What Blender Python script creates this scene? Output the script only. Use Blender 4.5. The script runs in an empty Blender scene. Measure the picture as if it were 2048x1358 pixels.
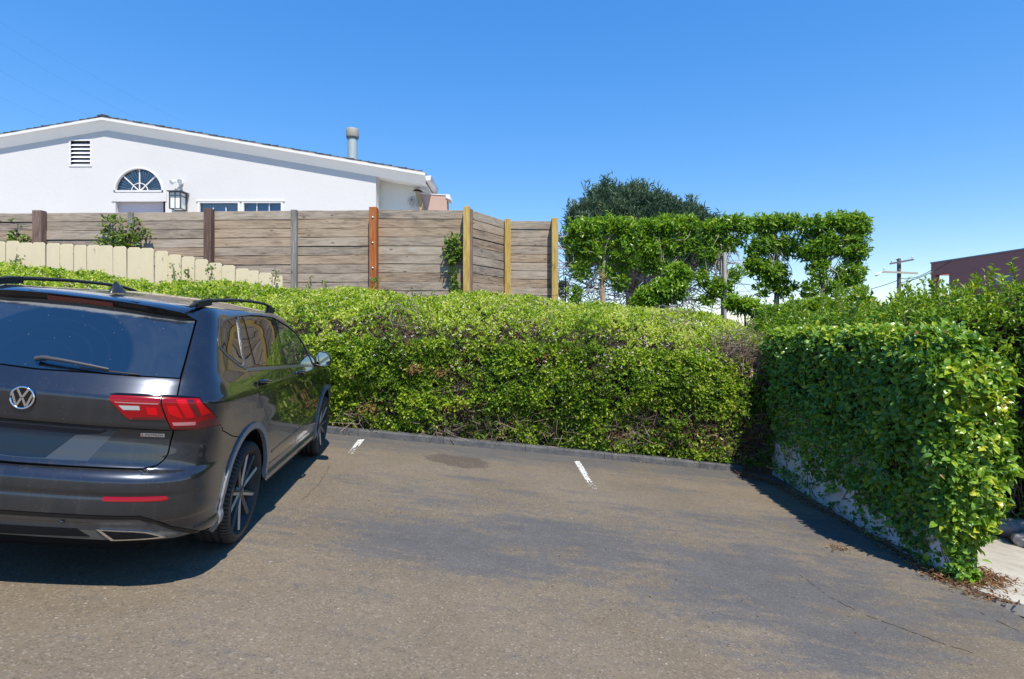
import bpy, math, random
import numpy as np
from mathutils import Vector, Matrix
from mathutils.geometry import delaunay_2d_cdt

SC = bpy.context.scene
# ---------------------------------------------------------------- camera
F, CX, CY = 1150.0, 1024.0, 652.0          # focal length in photo pixels, principal column, eye-level row
cam = bpy.data.cameras.new('camera')
cam.sensor_width = 36.0
cam.lens = F / 2048 * 36
cam.shift_y = -(679 - CY) / 2048
cam.clip_start = 0.05
cam.clip_end = 6000
camo = bpy.data.objects.new('camera', cam)
SC.collection.objects.link(camo)
camo.rotation_euler = (math.pi / 2, 0, 0)
SC.camera = camo
# ---------------------------------------------------------------- light
SUN_EL, SUN_AZ = 59.0, 20.0                 # elevation; azimuth to the right of straight behind the camera
el, az = math.radians(SUN_EL), math.radians(SUN_AZ)
TO_SUN = Vector((math.sin(az) * math.cos(el), -math.cos(az) * math.cos(el), math.sin(el)))
w = bpy.data.worlds.new("World")
SC.world = w
w.use_nodes = True
nt = w.node_tree
nt.nodes.clear()
sky = nt.nodes.new('ShaderNodeTexSky')
sky.sky_type = 'NISHITA'
sky.sun_disc = False
sky.sun_elevation = el
sky.sun_rotation = math.atan2(TO_SUN.x, TO_SUN.y)
sky.altitude = 0
sky.air_density = 1.0
sky.dust_density = 0.0
sky.ozone_density = 6.0
hs = nt.nodes.new('ShaderNodeHueSaturation')
hs.inputs['Saturation'].default_value = 1.74
hs.inputs['Hue'].default_value = 0.512
hs.inputs['Value'].default_value = 1.80
gm = nt.nodes.new('ShaderNodeGamma')       # a gentle, less steep sky gradient
gm.inputs[1].default_value = 0.55
bg = nt.nodes.new('ShaderNodeBackground')
bg.inputs['Strength'].default_value = 0.15
wo = nt.nodes.new('ShaderNodeOutputWorld')
nt.links.new(sky.outputs[0], gm.inputs[0])
nt.links.new(gm.outputs[0], hs.inputs['Color'])
nt.links.new(hs.outputs[0], bg.inputs['Color'])
nt.links.new(bg.outputs[0], wo.inputs[0])
sl = bpy.data.lights.new('sun', 'SUN')
sl.energy = 4.1
sl.angle = math.radians(0.53)
sl.color = (1.0, 0.94, 0.84)
so = bpy.data.objects.new('sun', sl)
SC.collection.objects.link(so)
so.rotation_euler = TO_SUN.to_track_quat('Z', 'Y').to_euler()
so.location = (10, -15, 30)
SC.view_settings.view_transform = 'Standard'
SC.view_settings.look = 'None'
SC.view_settings.exposure = 0.66
SC.view_settings.gamma = 1.0
SC.view_settings.use_curve_mapping = False
SC.cycles.max_bounces = 8
SC.cycles.transparent_max_bounces = 12
SC.cycles.use_denoising = True

# ---------------------------------------------------------------- helpers
RNG = np.random.default_rng(7)
random.seed(7)
def at(px, py, Y):
    """World point that the photo shows at pixel (px, py), Y metres in front of the camera."""
    return Vector(((px - CX) / F * Y, Y, (CY - py) / F * Y))
# the sloping car park: Z = GA*X + GB*Y + GC
GA, GB, GC = -0.11876557, -0.01858899, -1.68461711
def gz(x, y): return GA * x + GB * y + GC
def gpt(px, py):
    Y = GC / (-(py - CY) / F - GA * (px - CX) / F - GB)
    X = (px - CX) / F * Y
    return Vector((X, Y, gz(X, Y)))
GN = Vector((-GA, -GB, 1)).normalized()

def link(o, parent=None):
    SC.collection.objects.link(o)
    if parent: o.parent = parent
    return o
def tag(o, label=None, cat=None, group=None, kind=None):
    if label: o['label'] = label
    if cat: o['category'] = cat
    if group: o['group'] = group
    if kind: o['kind'] = kind
    return o
def empty(name, loc=(0, 0, 0), label=None, cat=None, group=None):
    o = bpy.data.objects.new(name, None)
    o.location = loc
    o.empty_display_size = 0.2
    link(o)
    return tag(o, label, cat, group)
LOCAL = [False]                              # True while a thing is built in its own coordinates
def place(o, parent):
    """parent o keeping its mesh in world coordinates"""
    o.parent = parent
    if LOCAL[0]: return o
    o.matrix_parent_inverse = Matrix.Translation(-Vector(parent.location)) if parent.type == 'EMPTY' and parent.parent is None and tuple(parent.rotation_euler) == (0, 0, 0) else parent.matrix_world.inverted()
    return o

class MB:
    def __init__(s): s.v = []; s.f = []; s.sm = []
    def add(s, vs, fs, smooth=False):
        k = len(s.v)
        s.v += [tuple(v) for v in vs]
        for f in fs:
            s.f.append(tuple(i + k for i in f)); s.sm.append(smooth)
        return s
    def box(s, a, b):
        (x0, y0, z0), (x1, y1, z1) = a, b
        return s.add([(x0,y0,z0),(x1,y0,z0),(x1,y1,z0),(x0,y1,z0),(x0,y0,z1),(x1,y0,z1),(x1,y1,z1),(x0,y1,z1)],
                     [(0,3,2,1),(4,5,6,7),(0,1,5,4),(1,2,6,5),(2,3,7,6),(3,0,4,7)])
    def prism(s, poly, vec):
        """closed polygon (list of points) swept by vec"""
        n = len(poly); P = [Vector(p) for p in poly]; Q = [p + Vector(vec) for p in P]
        return s.add(P + Q, [tuple(range(n))[::-1], tuple(range(n, 2 * n))] + [(i, (i + 1) % n, n + (i + 1) % n, n + i) for i in range(n)])
    def beam(s, a, b, w, h, up=(0, 0, 1)):
        a, b = Vector(a), Vector(b); d = (b - a).normalized(); u = Vector(up)
        x = d.cross(u).normalized(); u = x.cross(d).normalized()
        q = [x * w / 2 + u * h / 2, -x * w / 2 + u * h / 2, -x * w / 2 - u * h / 2, x * w / 2 - u * h / 2]
        return s.prism([a + k for k in q], b - a)
    def tube(s, pts, rad, n=8, cap=True, smooth=True):
        P = [Vector(p) for p in pts]; m = len(P)
        R = rad if hasattr(rad, '__len__') else [rad] * m
        ref = Vector((0, 0, 1)) if abs((P[-1] - P[0]).normalized().z) < .9 else Vector((1, 0, 0))
        vs = []
        for i in range(m):
            d = (P[min(i + 1, m - 1)] - P[max(i - 1, 0)]).normalized()
            x = d.cross(ref).normalized(); y = d.cross(x).normalized()
            for k in range(n):
                t = 2 * math.pi * k / n
                vs.append(P[i] + (x * math.cos(t) + y * math.sin(t)) * R[i])
        fs = [(i * n + k, i * n + (k + 1) % n, (i + 1) * n + (k + 1) % n, (i + 1) * n + k) for i in range(m - 1) for k in range(n)]
        s.add(vs, fs, smooth)
        if cap: s.add(vs[:n], [tuple(range(n))]); s.add(vs[-n:], [tuple(range(n))[::-1]])
        return s
    def lathe(s, prof, n=24, origin=(0, 0, 0), axis='Z', smooth=True, arc=2 * math.pi):
        vs = []; O = Vector(origin); m = len(prof)
        for (r, h) in prof:
            for k in range(n):
                t = arc * k / n
                c, q = r * math.cos(t), r * math.sin(t)
                vs.append(O + (Vector((c, q, h)) if axis == 'Z' else Vector((c, h, q)) if axis == 'Y' else Vector((h, c, q))))
        s.add(vs, [(i * n + k, i * n + (k + 1) % n, (i + 1) * n + (k + 1) % n, (i + 1) * n + k) for i in range(m - 1) for k in range(n)], smooth)
        return s
    def build(s, name, mat, parent=None, bevel=0):
        me = bpy.data.meshes.new(name)
        me.from_pydata(s.v, [], s.f)
        me.polygons.foreach_set('use_smooth', s.sm)
        me.validate()
        if mat: me.materials.append(mat)
        o = bpy.data.objects.new(name, me)
        link(o)
        if parent: place(o, parent)
        if bevel:
            b = o.modifiers.new('bevel', 'BEVEL'); b.width = bevel; b.segments = 2; b.limit_method = 'ANGLE'; b.angle_limit = math.radians(40)
        return o

def np_mesh(name, V, Fc, mat, parent=None, attrs=None, smooth=False):
    """V (n,3); Fc (m,k) all faces of k corners; fast path for foliage"""
    V = np.ascontiguousarray(V, dtype=np.float32); Fc = np.ascontiguousarray(Fc, dtype=np.int32)
    me = bpy.data.meshes.new(name)
    k = Fc.shape[1]; m = len(Fc)
    me.vertices.add(len(V)); me.vertices.foreach_set('co', V.ravel())
    me.loops.add(m * k); me.loops.foreach_set('vertex_index', Fc.ravel())
    me.polygons.add(m); me.polygons.foreach_set('loop_start', np.arange(m, dtype=np.int32) * k)
    me.polygons.foreach_set('use_smooth', np.full(m, smooth))
    for an, av in (attrs or {}).items():
        A = me.attributes.new(an, 'FLOAT', 'POINT'); A.data.foreach_set('value', np.ascontiguousarray(av, dtype=np.float32))
    me.update(calc_edges=True)
    if mat: me.materials.append(mat)
    o = bpy.data.objects.new(name, me)
    link(o)
    if parent: place(o, parent)
    return o

# ---------------------------------------------------------------- materials
class NT:
    def __init__(s, name):
        s.m = bpy.data.materials.new(name); s.m.use_nodes = True; s.t = s.m.node_tree; s.t.nodes.clear()
        s.out = s.n('OutputMaterial')
    def n(s, typ, **kw):
        o = s.t.nodes.new('ShaderNode' + typ)
        for k, v in kw.items(): setattr(o, k, v)
        return o
    def l(s, a, b): s.t.links.new(a, b)
    def put(s, sock, v):
        if v is None: return
        if hasattr(v, 'is_linked') or hasattr(v, 'links'): s.l(v, sock)
        else:
            if hasattr(v, '__len__') and len(v) == 3 and len(sock.default_value) == 4: v = (*v, 1)
            sock.default_value = v
    def math(s, op, a, b=0.0, c=None, clamp=False):
        o = s.n('Math', operation=op, use_clamp=clamp); s.put(o.inputs[0], a); s.put(o.inputs[1], b)
        if c is not None: s.put(o.inputs[2], c)
        return o.outputs[0]
    def noise(s, vec, scale, detail=4, rough=.55, dist=0.0, out=0):
        o = s.n('TexNoise'); s.put(o.inputs['Vector'], vec)
        o.inputs['Scale'].default_value = scale; o.inputs['Detail'].default_value = detail
        o.inputs['Roughness'].default_value = rough; o.inputs['Distortion'].default_value = dist
        return o.outputs[out]
    def ramp(s, fac, stops, interp='LINEAR'):
        o = s.n('ValToRGB'); o.color_ramp.interpolation = interp; e = o.color_ramp.elements
        while len(e) < len(stops): e.new(0.5)
        for q, (p, c) in zip(e, stops):
            q.position = p; q.color = (*c, 1) if hasattr(c, '__len__') else (c, c, c, 1)
        s.put(o.inputs[0], fac); return o.outputs[0]
    def mix(s, f, a, b, mode='MIX'):
        o = s.n('Mix', data_type='RGBA', blend_type=mode); s.put(o.inputs[0], f); s.put(o.inputs[6], a); s.put(o.inputs[7], b); return o.outputs[2]
    def rng(s, v, a, b, c=0.0, d=1.0, smooth=False):
        o = s.n('MapRange'); o.interpolation_type = 'SMOOTHSTEP' if smooth else 'LINEAR'
        for i, q in enumerate((v, a, b, c, d)): s.put(o.inputs[i], q)
        return o.outputs[0]
    def bump(s, h, strength, dist=0.01):
        o = s.n('Bump'); o.inputs['Strength'].default_value = strength; o.inputs['Distance'].default_value = dist; s.put(o.inputs['Height'], h); return o.outputs[0]
    def obj(s): return s.n('TexCoord').outputs['Object']
    def attr(s, name): return s.n('Attribute', attribute_name=name).outputs['Fac']
    def mapping(s, vec, loc=(0,0,0), rot=(0,0,0), sc=(1,1,1)):
        o = s.n('Mapping'); s.put(o.inputs[0], vec); o.inputs[1].default_value = loc; o.inputs[2].default_value = rot; o.inputs[3].default_value = sc; return o.outputs[0]
    def pbsdf(s, color, rough=.5, metal=0.0, spec=.5, normal=None, coat=0.0, coat_rough=.03, finish=True):
        o = s.n('BsdfPrincipled'); s.put(o.inputs['Base Color'], color); s.put(o.inputs['Roughness'], rough)
        s.put(o.inputs['Metallic'], metal); s.put(o.inputs['Specular IOR Level'], spec)
        o.inputs['Coat Weight'].default_value = coat; o.inputs['Coat Roughness'].default_value = coat_rough
        if normal is not None: s.l(normal, o.inputs['Normal'])
        if finish: s.l(o.outputs[0], s.out.inputs[0])
        return o

def simple(name, col, rough=.5, metal=0.0, spec=.5, coat=0.0, var=0.0, scale=8.0, bump=0.0):
    t = NT(name); c = (*col, 1); nrm = None
    if var or bump:
        nz = t.noise(t.obj(), scale, 5)
        if var: c = t.mix(nz, tuple(v * (1 - var) for v in col), tuple(min(1, v * (1 + var)) for v in col))
        if bump: nrm = t.bump(t.noise(t.obj(), scale * 6, 4), bump, .004)
    t.pbsdf(c, rough, metal, spec, nrm, coat)
    return t.m

def leaf_mat(name, stops, rough=.4, trans=.35, spec=.45, tint=(1.0, 1.0, .45)):
    t = NT(name)
    c = t.ramp(t.attr('rnd'), stops)
    b = t.pbsdf(c, rough, 0, spec, finish=False)
    tr = t.n('BsdfTranslucent')
    t.l(t.mix(1.0, c, tint, 'MULTIPLY'), tr.inputs[0])
    mx = t.n('MixShader'); mx.inputs[0].default_value = trans
    t.l(b.outputs[0], mx.inputs[1]); t.l(tr.outputs[0], mx.inputs[2]); t.l(mx.outputs[0], t.out.inputs[0])
    return t.m

def wood_mat(name, stops, scale=1.0, rough=.85, stain=.5, axis=0, spec=.15):
    """weathered board: grain runs along object axis, each object its own tone"""
    t = NT(name); oi = t.n('ObjectInfo'); rnd = oi.outputs['Random']
    co = t.obj()
    off = t.n('CombineXYZ'); t.l(t.math('MULTIPLY', rnd, 37.0), off.inputs[0]); t.l(t.math('MULTIPLY', rnd, 91.0), off.inputs[2]); t.l(t.math('MULTIPLY', rnd, 53.0), off.inputs[1])
    v = t.n('VectorMath', operation='ADD'); t.l(co, v.inputs[0]); t.l(off.outputs[0], v.inputs[1])
    sc = [14 * scale] * 3; sc[axis] = 0.9 * scale
    g = t.noise(t.mapping(v.outputs[0], sc=sc), 3.0, 6, .65, .6)
    sc2 = [2.2] * 3; sc2[axis] = 0.8
    big = t.noise(t.mapping(v.outputs[0], sc=sc2), 1.6, 4, .6)
    f = t.math('ADD', t.math('MULTIPLY', t.math('SUBTRACT', g, .5), 1.7), t.math('ADD', .5, t.math('MULTIPLY', t.math('SUBTRACT', rnd, .5), .28)))
    c = t.ramp(t.math('ADD', f, t.math('MULTIPLY', t.math('SUBTRACT', big, .5), .5)), stops)
    st = t.rng(t.math('ADD', big, t.math('MULTIPLY', t.math('SUBTRACT', g, .5), .35)), .54, .70, 0, stain, True)
    c = t.mix(st, c, t.mix(rnd, (.085, .07, .062), (.17, .095, .05)))
    str_ = t.noise(t.mapping(v.outputs[0], sc=[26.0 if i != axis else 1.1 for i in range(3)]), 2.4, 5, .7, .8)
    blot = t.noise(t.mapping(v.outputs[0], sc=[1.6 if i != axis else 1.0 for i in range(3)]), 1.3, 3, .6)
    c = t.mix(t.math('MULTIPLY', t.rng(str_, .46, .66, 0, .75, True), t.rng(blot, .42, .60, .25, 1, True)), c, (.075, .06, .052))
    kn = t.n('TexVoronoi'); kn.inputs['Scale'].default_value = 2.6; t.l(t.mapping(v.outputs[0], sc=[1.0 if i == axis else 2.2 for i in range(3)]), kn.inputs['Vector'])
    c = t.mix(t.rng(kn.outputs[0], .14, .05, 0, .75, True), c, (.06, .045, .035))
    t.pbsdf(c, rough, 0, spec, t.bump(g, .5, .006))
    return t.m
# ================================================================ ground and paving
def asphalt_mat():
    t = NT('asphalt_material'); co = t.obj()
    sx = t.n('SeparateXYZ'); t.l(co, sx.inputs[0])
    flat = t.n('CombineXYZ'); t.l(sx.outputs[0], flat.inputs[0]); t.l(sx.outputs[1], flat.inputs[1])
    P = flat.outputs[0]
    n1 = t.noise(P, .9, 6, .62, .4); n2 = t.noise(P, 3.2, 6, .65, .5); n3 = t.noise(P, 14, 4, .6)
    streak = t.noise(t.mapping(P, sc=(1.2, 5.0, 1), rot=(0, 0, .12)), 1.3, 5, .6, .3)
    # where the old sealcoat survives (worn patches with their own outlines)
    blobs = [(1250,1090,2.2,.75,-.1,.55),(1550,1130,1.6,.9,-.45,.55),(900,1000,1.6,.5,.05,.4),(870,1075,1.05,.50,.05,1.0),(1130,1075,.95,.55,.0,1.0),(1000,1120,1.1,.34,-.1,.9),(760,1060,.5,.3,.2,.8),(1480,1150,1.0,.7,-.5,1.0),(1640,1190,1.0,.55,-.4,1.0),
             (1760,1270,.8,.35,-.5,1.0),(1640,1060,.6,.5,-.4,.8),(1430,1040,.7,.3,-.2,.7),(960,960,.35,.12,0,.8),(1040,985,.3,.1,.1,.8),(1820,1100,.5,.6,-.9,.8),
             (1950,1230,.5,.35,-.2,.9),(1270,1020,.6,.16,.1,.55),(690,960,.25,.1,.2,.5),(1330,980,.5,.2,0,.6),(980,1000,.5,.12,0,.6)]
    acc = None
    for (px, py, rx, ry, rot, k) in blobs:
        p = gpt(px, py)
        mp = t.mapping(P, loc=(0, 0, 0))
        sub = t.n('VectorMath', operation='SUBTRACT'); t.l(P, sub.inputs[0]); sub.inputs[1].default_value = (p.x, p.y, 0)
        rt = t.n('VectorRotate', rotation_type='Z_AXIS'); t.l(sub.outputs[0], rt.inputs['Vector']); rt.inputs['Angle'].default_value = rot
        ml = t.n('VectorMath', operation='MULTIPLY'); t.l(rt.outputs[0], ml.inputs[0]); ml.inputs[1].default_value = (1 / rx, 1 / ry, 0)
        ln = t.n('VectorMath', operation='LENGTH'); t.l(ml.outputs[0], ln.inputs[0])
        f = t.math('MULTIPLY', t.rng(ln.outputs['Value'], 1.9, .1, 0, 1, True), k)
        acc = f if acc is None else t.math('MAXIMUM', acc, f)
    # band of sealcoat along the kerb
    kd = t.math('ADD', t.math('MULTIPLY', sx.outputs[0], -.118), sx.outputs[1])
    band = t.rng(kd, 7.2, 8.3, 0, .95, True)
    acc = t.math('MAXIMUM', acc, band)
    edge = t.math('ADD', t.math('MULTIPLY', t.math('SUBTRACT', n2, .5), 1.3), t.math('MULTIPLY', t.math('SUBTRACT', n1, .5), 1.5))
    edge = t.math('ADD', edge, t.math('MULTIPLY', t.math('SUBTRACT', streak, .5), 1.9))
    edge = t.math('ADD', edge, t.math('MULTIPLY', t.math('SUBTRACT', n3, .5), .9))
    edge = t.math('ADD', edge, t.math('MULTIPLY', t.math('SUBTRACT', t.noise(P, 60, 3, .7), .5), .9))
    m = t.rng(t.math('ADD', t.math('MULTIPLY', acc, .95), edge), .0, .95, 0, 1, True)
    tan = t.mix(t.rng(n1, .35, .65), (.134, .107, .073), (.174, .140, .098))
    tan = t.mix(t.rng(streak, .5, .75, 0, .5), tan, (.188, .146, .096))
    tan = t.mix(t.rng(n3, .5, .8, 0, .35), tan, (.105, .083, .060))
    seal = t.mix(t.rng(n2, .35, .7), (.068, .069, .073), (.098, .096, .094))
    c = t.mix(t.math('MULTIPLY', m, .9), tan, seal)
    # oil stain
    p = gpt(918, 922)
    sub = t.n('VectorMath', operation='SUBTRACT'); t.l(P, sub.inputs[0]); sub.inputs[1].default_value = (p.x, p.y, 0)
    ml = t.n('VectorMath', operation='MULTIPLY'); t.l(sub.outputs[0], ml.inputs[0]); ml.inputs[1].default_value = (1 / .40, 1 / .36, 0)
    ln = t.n('VectorMath', operation='LENGTH'); t.l(ml.outputs[0], ln.inputs[0])
    oil = t.rng(t.math('ADD', ln.outputs['Value'], t.math('MULTIPLY', t.math('SUBTRACT', n2, .5), 1.3)), 1.08, .86, 0, .85, True)
    c = t.mix(oil, c, (.078, .062, .046))
    # small drips
    vd = t.n('TexVoronoi'); vd.inputs['Scale'].default_value = 1.1; t.l(P, vd.inputs['Vector'])
    c = t.mix(t.rng(vd.outputs[0], .035, .02, 0, .7), c, (.05, .045, .042))
    # aggregate: pale and dark stones
    va = t.n('TexVoronoi'); va.inputs['Scale'].default_value = 95; t.l(P, va.inputs['Vector'])
    sep = t.n('SeparateColor'); t.l(va.outputs['Color'], sep.inputs[0])
    c = t.mix(t.math('MULTIPLY', t.rng(sep.outputs[0], .86, .93, 0, .35), t.rng(m, 0, 1, 1, .4)), c, (.30, .265, .22))
    c = t.mix(t.rng(sep.outputs[1], .80, .9, 0, .4), c, (.055, .05, .046))
    vb = t.n('TexVoronoi'); vb.inputs['Scale'].default_value = 38; t.l(P, vb.inputs['Vector'])
    sb = t.n('SeparateColor'); t.l(vb.outputs['Color'], sb.inputs[0])
    pale = t.math('MULTIPLY', t.rng(m, 0, 1, 1, .35), t.math('MULTIPLY', t.rng(sb.outputs[0], .975, .985, 0, .4), t.rng(vb.outputs[0], .30, .2, 0, 1)))
    c = t.mix(pale, c, (.5, .46, .40))
    fine = t.noise(P, 160, 2, .6)
    c = t.mix(t.rng(fine, .3, .7, 0, .45), c, t.mix(1.0, c, (1.45, 1.42, 1.4), 'MULTIPLY'))
    h = t.math('ADD', t.math('MULTIPLY', va.outputs[0], .6), t.math('MULTIPLY', fine, .6))
    t.pbsdf(c, .85, 0, .25, t.bump(h, .55, .006))
    return t.m

def sheet(name, x0, x1, y0, y1, nx, ny, zf, mat):
    xs = np.linspace(x0, x1, nx + 1); ys = np.linspace(y0, y1, ny + 1)
    X, Y = np.meshgrid(xs, ys); V = np.c_[X.ravel(), Y.ravel(), zf(X.ravel(), Y.ravel())]
    i = np.arange(nx)[None, :] + (nx + 1) * np.arange(ny)[:, None]
    Fq = np.stack([i, i + 1, i + nx + 2, i + nx + 1], -1).reshape(-1, 4)
    o = np_mesh(name, V, Fq, mat, smooth=True); tag(o, kind='structure'); return o

def sstep(x, a, b):
    t = np.clip((x - a) / (b - a), 0, 1); return t * t * (3 - 2 * t)

soil = simple('soil_material', (.085, .06, .042), .95, var=.5, scale=5, bump=.6)
def terrain_z(X, Y):
    base = GA * np.clip(X, -16, 30) + GB * np.clip(Y, -30, 9) + GC - .10
    plateau = 0.15 + 0 * X
    bank = base + (plateau - base) * sstep(Y, 10.2, 12.5) * (1 - sstep(X, 1.5, 4.0)) * (1 - sstep(X, -60, -40) * 0)
    far = np.hypot(X, Y)
    return bank * (1 - sstep(far, 45, 120)) + (-7.0) * sstep(far, 45, 120)
def warp(n, lim, p=2.2):
    u = np.linspace(-1, 1, n); return np.sign(u) * np.abs(u) ** p * lim
xs = warp(160, 3000, 3.2); ys = warp(160, 3000, 3.2)
XX, YY = np.meshgrid(xs, ys); ZZ = terrain_z(XX.ravel(), YY.ravel())
ii = np.arange(159)[None, :] + 160 * np.arange(159)[:, None]
gr = np_mesh('ground', np.c_[XX.ravel(), YY.ravel(), ZZ], np.stack([ii, ii + 1, ii + 161, ii + 160], -1).reshape(-1, 4), soil, smooth=True)
tag(gr, kind='structure')
pat = MB().prism([(-24, 12.25, .2), (-3.2, 12.25, .2), (-.4, 13.5, .2), (1.6, 13.5, .2), (1.6, 30, .2), (-24, 30, .2)], (0, 0, .02)).build('bounce_slab', simple('bounce_slab_material', (.52, .50, .46), .9, var=.15, scale=2)); tag(pat, kind='structure')  # unseen pale slab, added to bounce light onto the shaded house side

KERB = [(-14.0, 6.80), (-6.0, 7.76), (-2.55, 8.17), (.87, 8.62), (3.0, 8.88), (3.62, 8.96)]
def kerb_y(x): return np.interp(x, [p[0] for p in KERB], [p[1] for p in KERB])
asphalt = MB()
road_pts = [(-30, -25), (3.62, -25), (3.62, 4.2)]
# car park sheet: a fan of quads between the street behind the camera and the kerb, bounded on the right by wall base and path
right_edge = lambda y: np.interp(y, [-25, 3.0, 4.17, 4.73, 5.0, 6.07, 8.99, 9.1], [24, 5.0, 3.71, 4.21, 3.86, 3.90, 4.10, 4.1])
V = []; n = 60
ysx = np.concatenate([np.linspace(-25, 3, 12), np.linspace(3.2, 9.06, 60)])
tt = np.linspace(0, 1, n + 1)
for y in ysx:
    r = float(right_edge(y)) if y > 3.3 else 30.0
    if y > 4.15 and y < 4.95: r = 3.9
    for t_ in tt:
        x = -30 + (r + 30) * t_
        V.append((x, y, gz(x, y)))
V = np.array(V); ny = len(ysx) - 1
V[:, 1] = np.minimum(V[:, 1], kerb_y(V[:, 0]) + .05); V[:, 2] = gz(V[:, 0], V[:, 1])
i = np.arange(n)[None, :] + (n + 1) * np.arange(ny)[:, None]
ao = np_mesh('asphalt', V, np.stack([i, i + 1, i + n + 2, i + n + 1], -1).reshape(-1, 4), asphalt_mat(), smooth=True)
tag(ao, kind='structure')

# white stall lines, worn at the ends
paint = NT('line_paint_material'); _n = paint.noise(paint.obj(), 22, 5, .7)
_c = paint.mix(paint.rng(_n, .50, .62), (.66, .65, .62), (.27, .24, .20)); paint.pbsdf(_c, .7, 0, .3)
def line_mark(a, b, wd, seed, taper):
    r = random.Random(seed); a, b = gpt(*a), gpt(*b); d = (b - a); L = d.length; d.normalize(); s = d.cross(Vector((0, 0, 1))).normalized()
    m = MB(); N = 26
    for side in range(5):                       # parallel brush strips with ragged ends
        o0 = (side / 5 - .5) * wd; o1 = ((side + 1) / 5 - .5) * wd
        st = r.uniform(0, .08) * L; en = L * (1 - r.uniform(0, taper) * (1 + abs(side - 1.5) * .2))
        pts0 = []; pts1 = []
        for k in range(N + 1):
            q = st + (en - st) * k / N; z = Vector((0, 0, .004))
            j = lambda: r.uniform(-.004, .004)
            pts0.append(a + d * q + s * (o0 + j()) + z); pts1.append(a + d * q + s * (o1 + j()) + z)
        for k in range(N):
            if k > N * .62 and r.random() < .22: continue
            m.add([pts0[k], pts0[k + 1], pts1[k + 1], pts1[k]], [(0, 1, 2, 3)])
    for _ in range(60):
        q = r.uniform(.75, 1.25) * L; o0 = r.uniform(-.5, .5) * wd; c = a + d * q + s * o0 + Vector((0, 0, .004)); e = r.uniform(.003, .012)
        m.add([c + d * e, c + s * e, c - d * e, c - s * e], [(0, 1, 2, 3)])
    o = m.build('stall_line', paint.m); tag(o, kind='structure')
    return o
line_mark((722, 879), (704, 902), .10, 3, .5)
line_mark((1152, 921), (1180, 966), .085, 5, .35)

# cracks in the asphalt, filled with brown litter
crack_m = simple('crack_material', (.06, .042, .03), .95, var=.5, scale=40)
def crack(pix, wd, seed):
    r = random.Random(seed); P = [gpt(*p) for p in pix]; m = MB(); pts = []
    for a, b in zip(P, P[1:]):
        n = max(2, int((b - a).length / .03))
        pts += [a.lerp(b, k / n) + Vector((r.uniform(-1, 1), r.uniform(-1, 1), 0)) * .009 for k in range(n)]
    for k in range(len(pts) - 1):
        a, b = pts[k], pts[k + 1]
        if r.random() < .18: continue
        s = (b - a).cross(Vector((0, 0, 1))).normalized() * wd * r.uniform(.3, 1)
        z = Vector((0, 0, .003))
        a = Vector((a.x, a.y, gz(a.x, a.y))); b = Vector((b.x, b.y, gz(b.x, b.y)))
        m.add([a - s + z, b - s + z, b + s + z, a + s + z], [(0, 1, 2, 3)])
    o = m.build('asphalt_crack', crack_m); tag(o, kind='structure')
crack([(1660, 1195), (1730, 1230), (1800, 1255), (1890, 1290), (1960, 1310)], .005, 1)
crack([(1600, 1150), (1660, 1195)], .003, 4)
crack([(1960, 1225), (2000, 1245), (2048, 1268)], .006, 2)
crack([(660, 930), (640, 965), (600, 1005)], .003, 3)
crack([(1900, 1165), (1975, 1190), (2048, 1212)], .008, 8)

# kerb: painted grey stones with joints
kerb_m = NT('kerb_material'); _v = kerb_m.obj(); _n = kerb_m.noise(_v, 5, 6, .65)
_c = kerb_m.mix(kerb_m.rng(_n, .35, .68), (.058, .062, .068), (.115, .115, .115))
_c = kerb_m.mix(kerb_m.rng(kerb_m.noise(_v, 26, 4), .58, .7, 0, .6), _c, (.19, .16, .125)); kerb_m.pbsdf(_c, .8, 0, .3, kerb_m.bump(kerb_m.noise(_v, 60, 3), .4, .004))
kerb = empty('kerb', (0, 8.5, gz(0, 8.5)), 'low dark grey kerb of painted concrete stones along the hedge foot', 'kerb')
kerb['kind'] = 'structure'; del kerb['category']
xk = -9.0; rk = random.Random(4)
while xk < 3.58:
    ln_ = rk.choice([.5, .9, 1.2, 1.5]); x2 = min(xk + ln_, 3.6)
    m = MB(); h = .095 + rk.uniform(-.002, .002); dy = rk.uniform(-.002, .002)
    a0 = Vector((xk + .002, kerb_y(xk) + dy, 0)); a1 = Vector((x2 - .002, kerb_y(x2) + dy, 0))
    prof = [(0, -.03), (.012, h - .02), (.03, h), (.15, h), (.15, -.03)]
    vs = [(a.x - .118 * q[0], a.y + q[0], gz(a.x, a.y) + q[1]) for a in (a0, a1) for q in prof]
    m.add(vs, [(0, 1, 2, 3, 4)[::-1], (5, 6, 7, 8, 9)] + [(k, (k + 1) % 5, 5 + (k + 1) % 5, 5 + k) for k in range(5)])
    m.build('kerb_stone', kerb_m.m, kerb, bevel=.003)
    xk = x2

# concrete path to the right of the wall
conc = NT('concrete_material'); _v = conc.obj(); _n = conc.noise(_v, 3.5, 7, .65)
_c = conc.mix(conc.rng(_n, .35, .68), (.33, .305, .26), (.47, .445, .39)); _c = conc.mix(conc.rng(conc.noise(_v, 24, 4), .6, .72, 0, .5), _c, (.20, .18, .15))
conc.pbsdf(_c, .85, 0, .25, conc.bump(conc.noise(_v, 90, 3), .4, .003))
pp = [gpt(1870, 1152), gpt(1990, 1195), gpt(2048, 1212), Vector((7.2, 3.55, 0)), Vector((9, 5.4, 0)), gpt(2090, 1118), gpt(2000, 1073), gpt(1950, 1050), gpt(1890, 1040)]
pp = [Vector((p.x, p.y, gz(p.x, p.y) + .012)) for p in pp]
po = MB().prism([p - Vector((0, 0, .1)) for p in pp], (0, 0, .1)).build('path', conc.m); tag(po, kind='structure')
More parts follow.
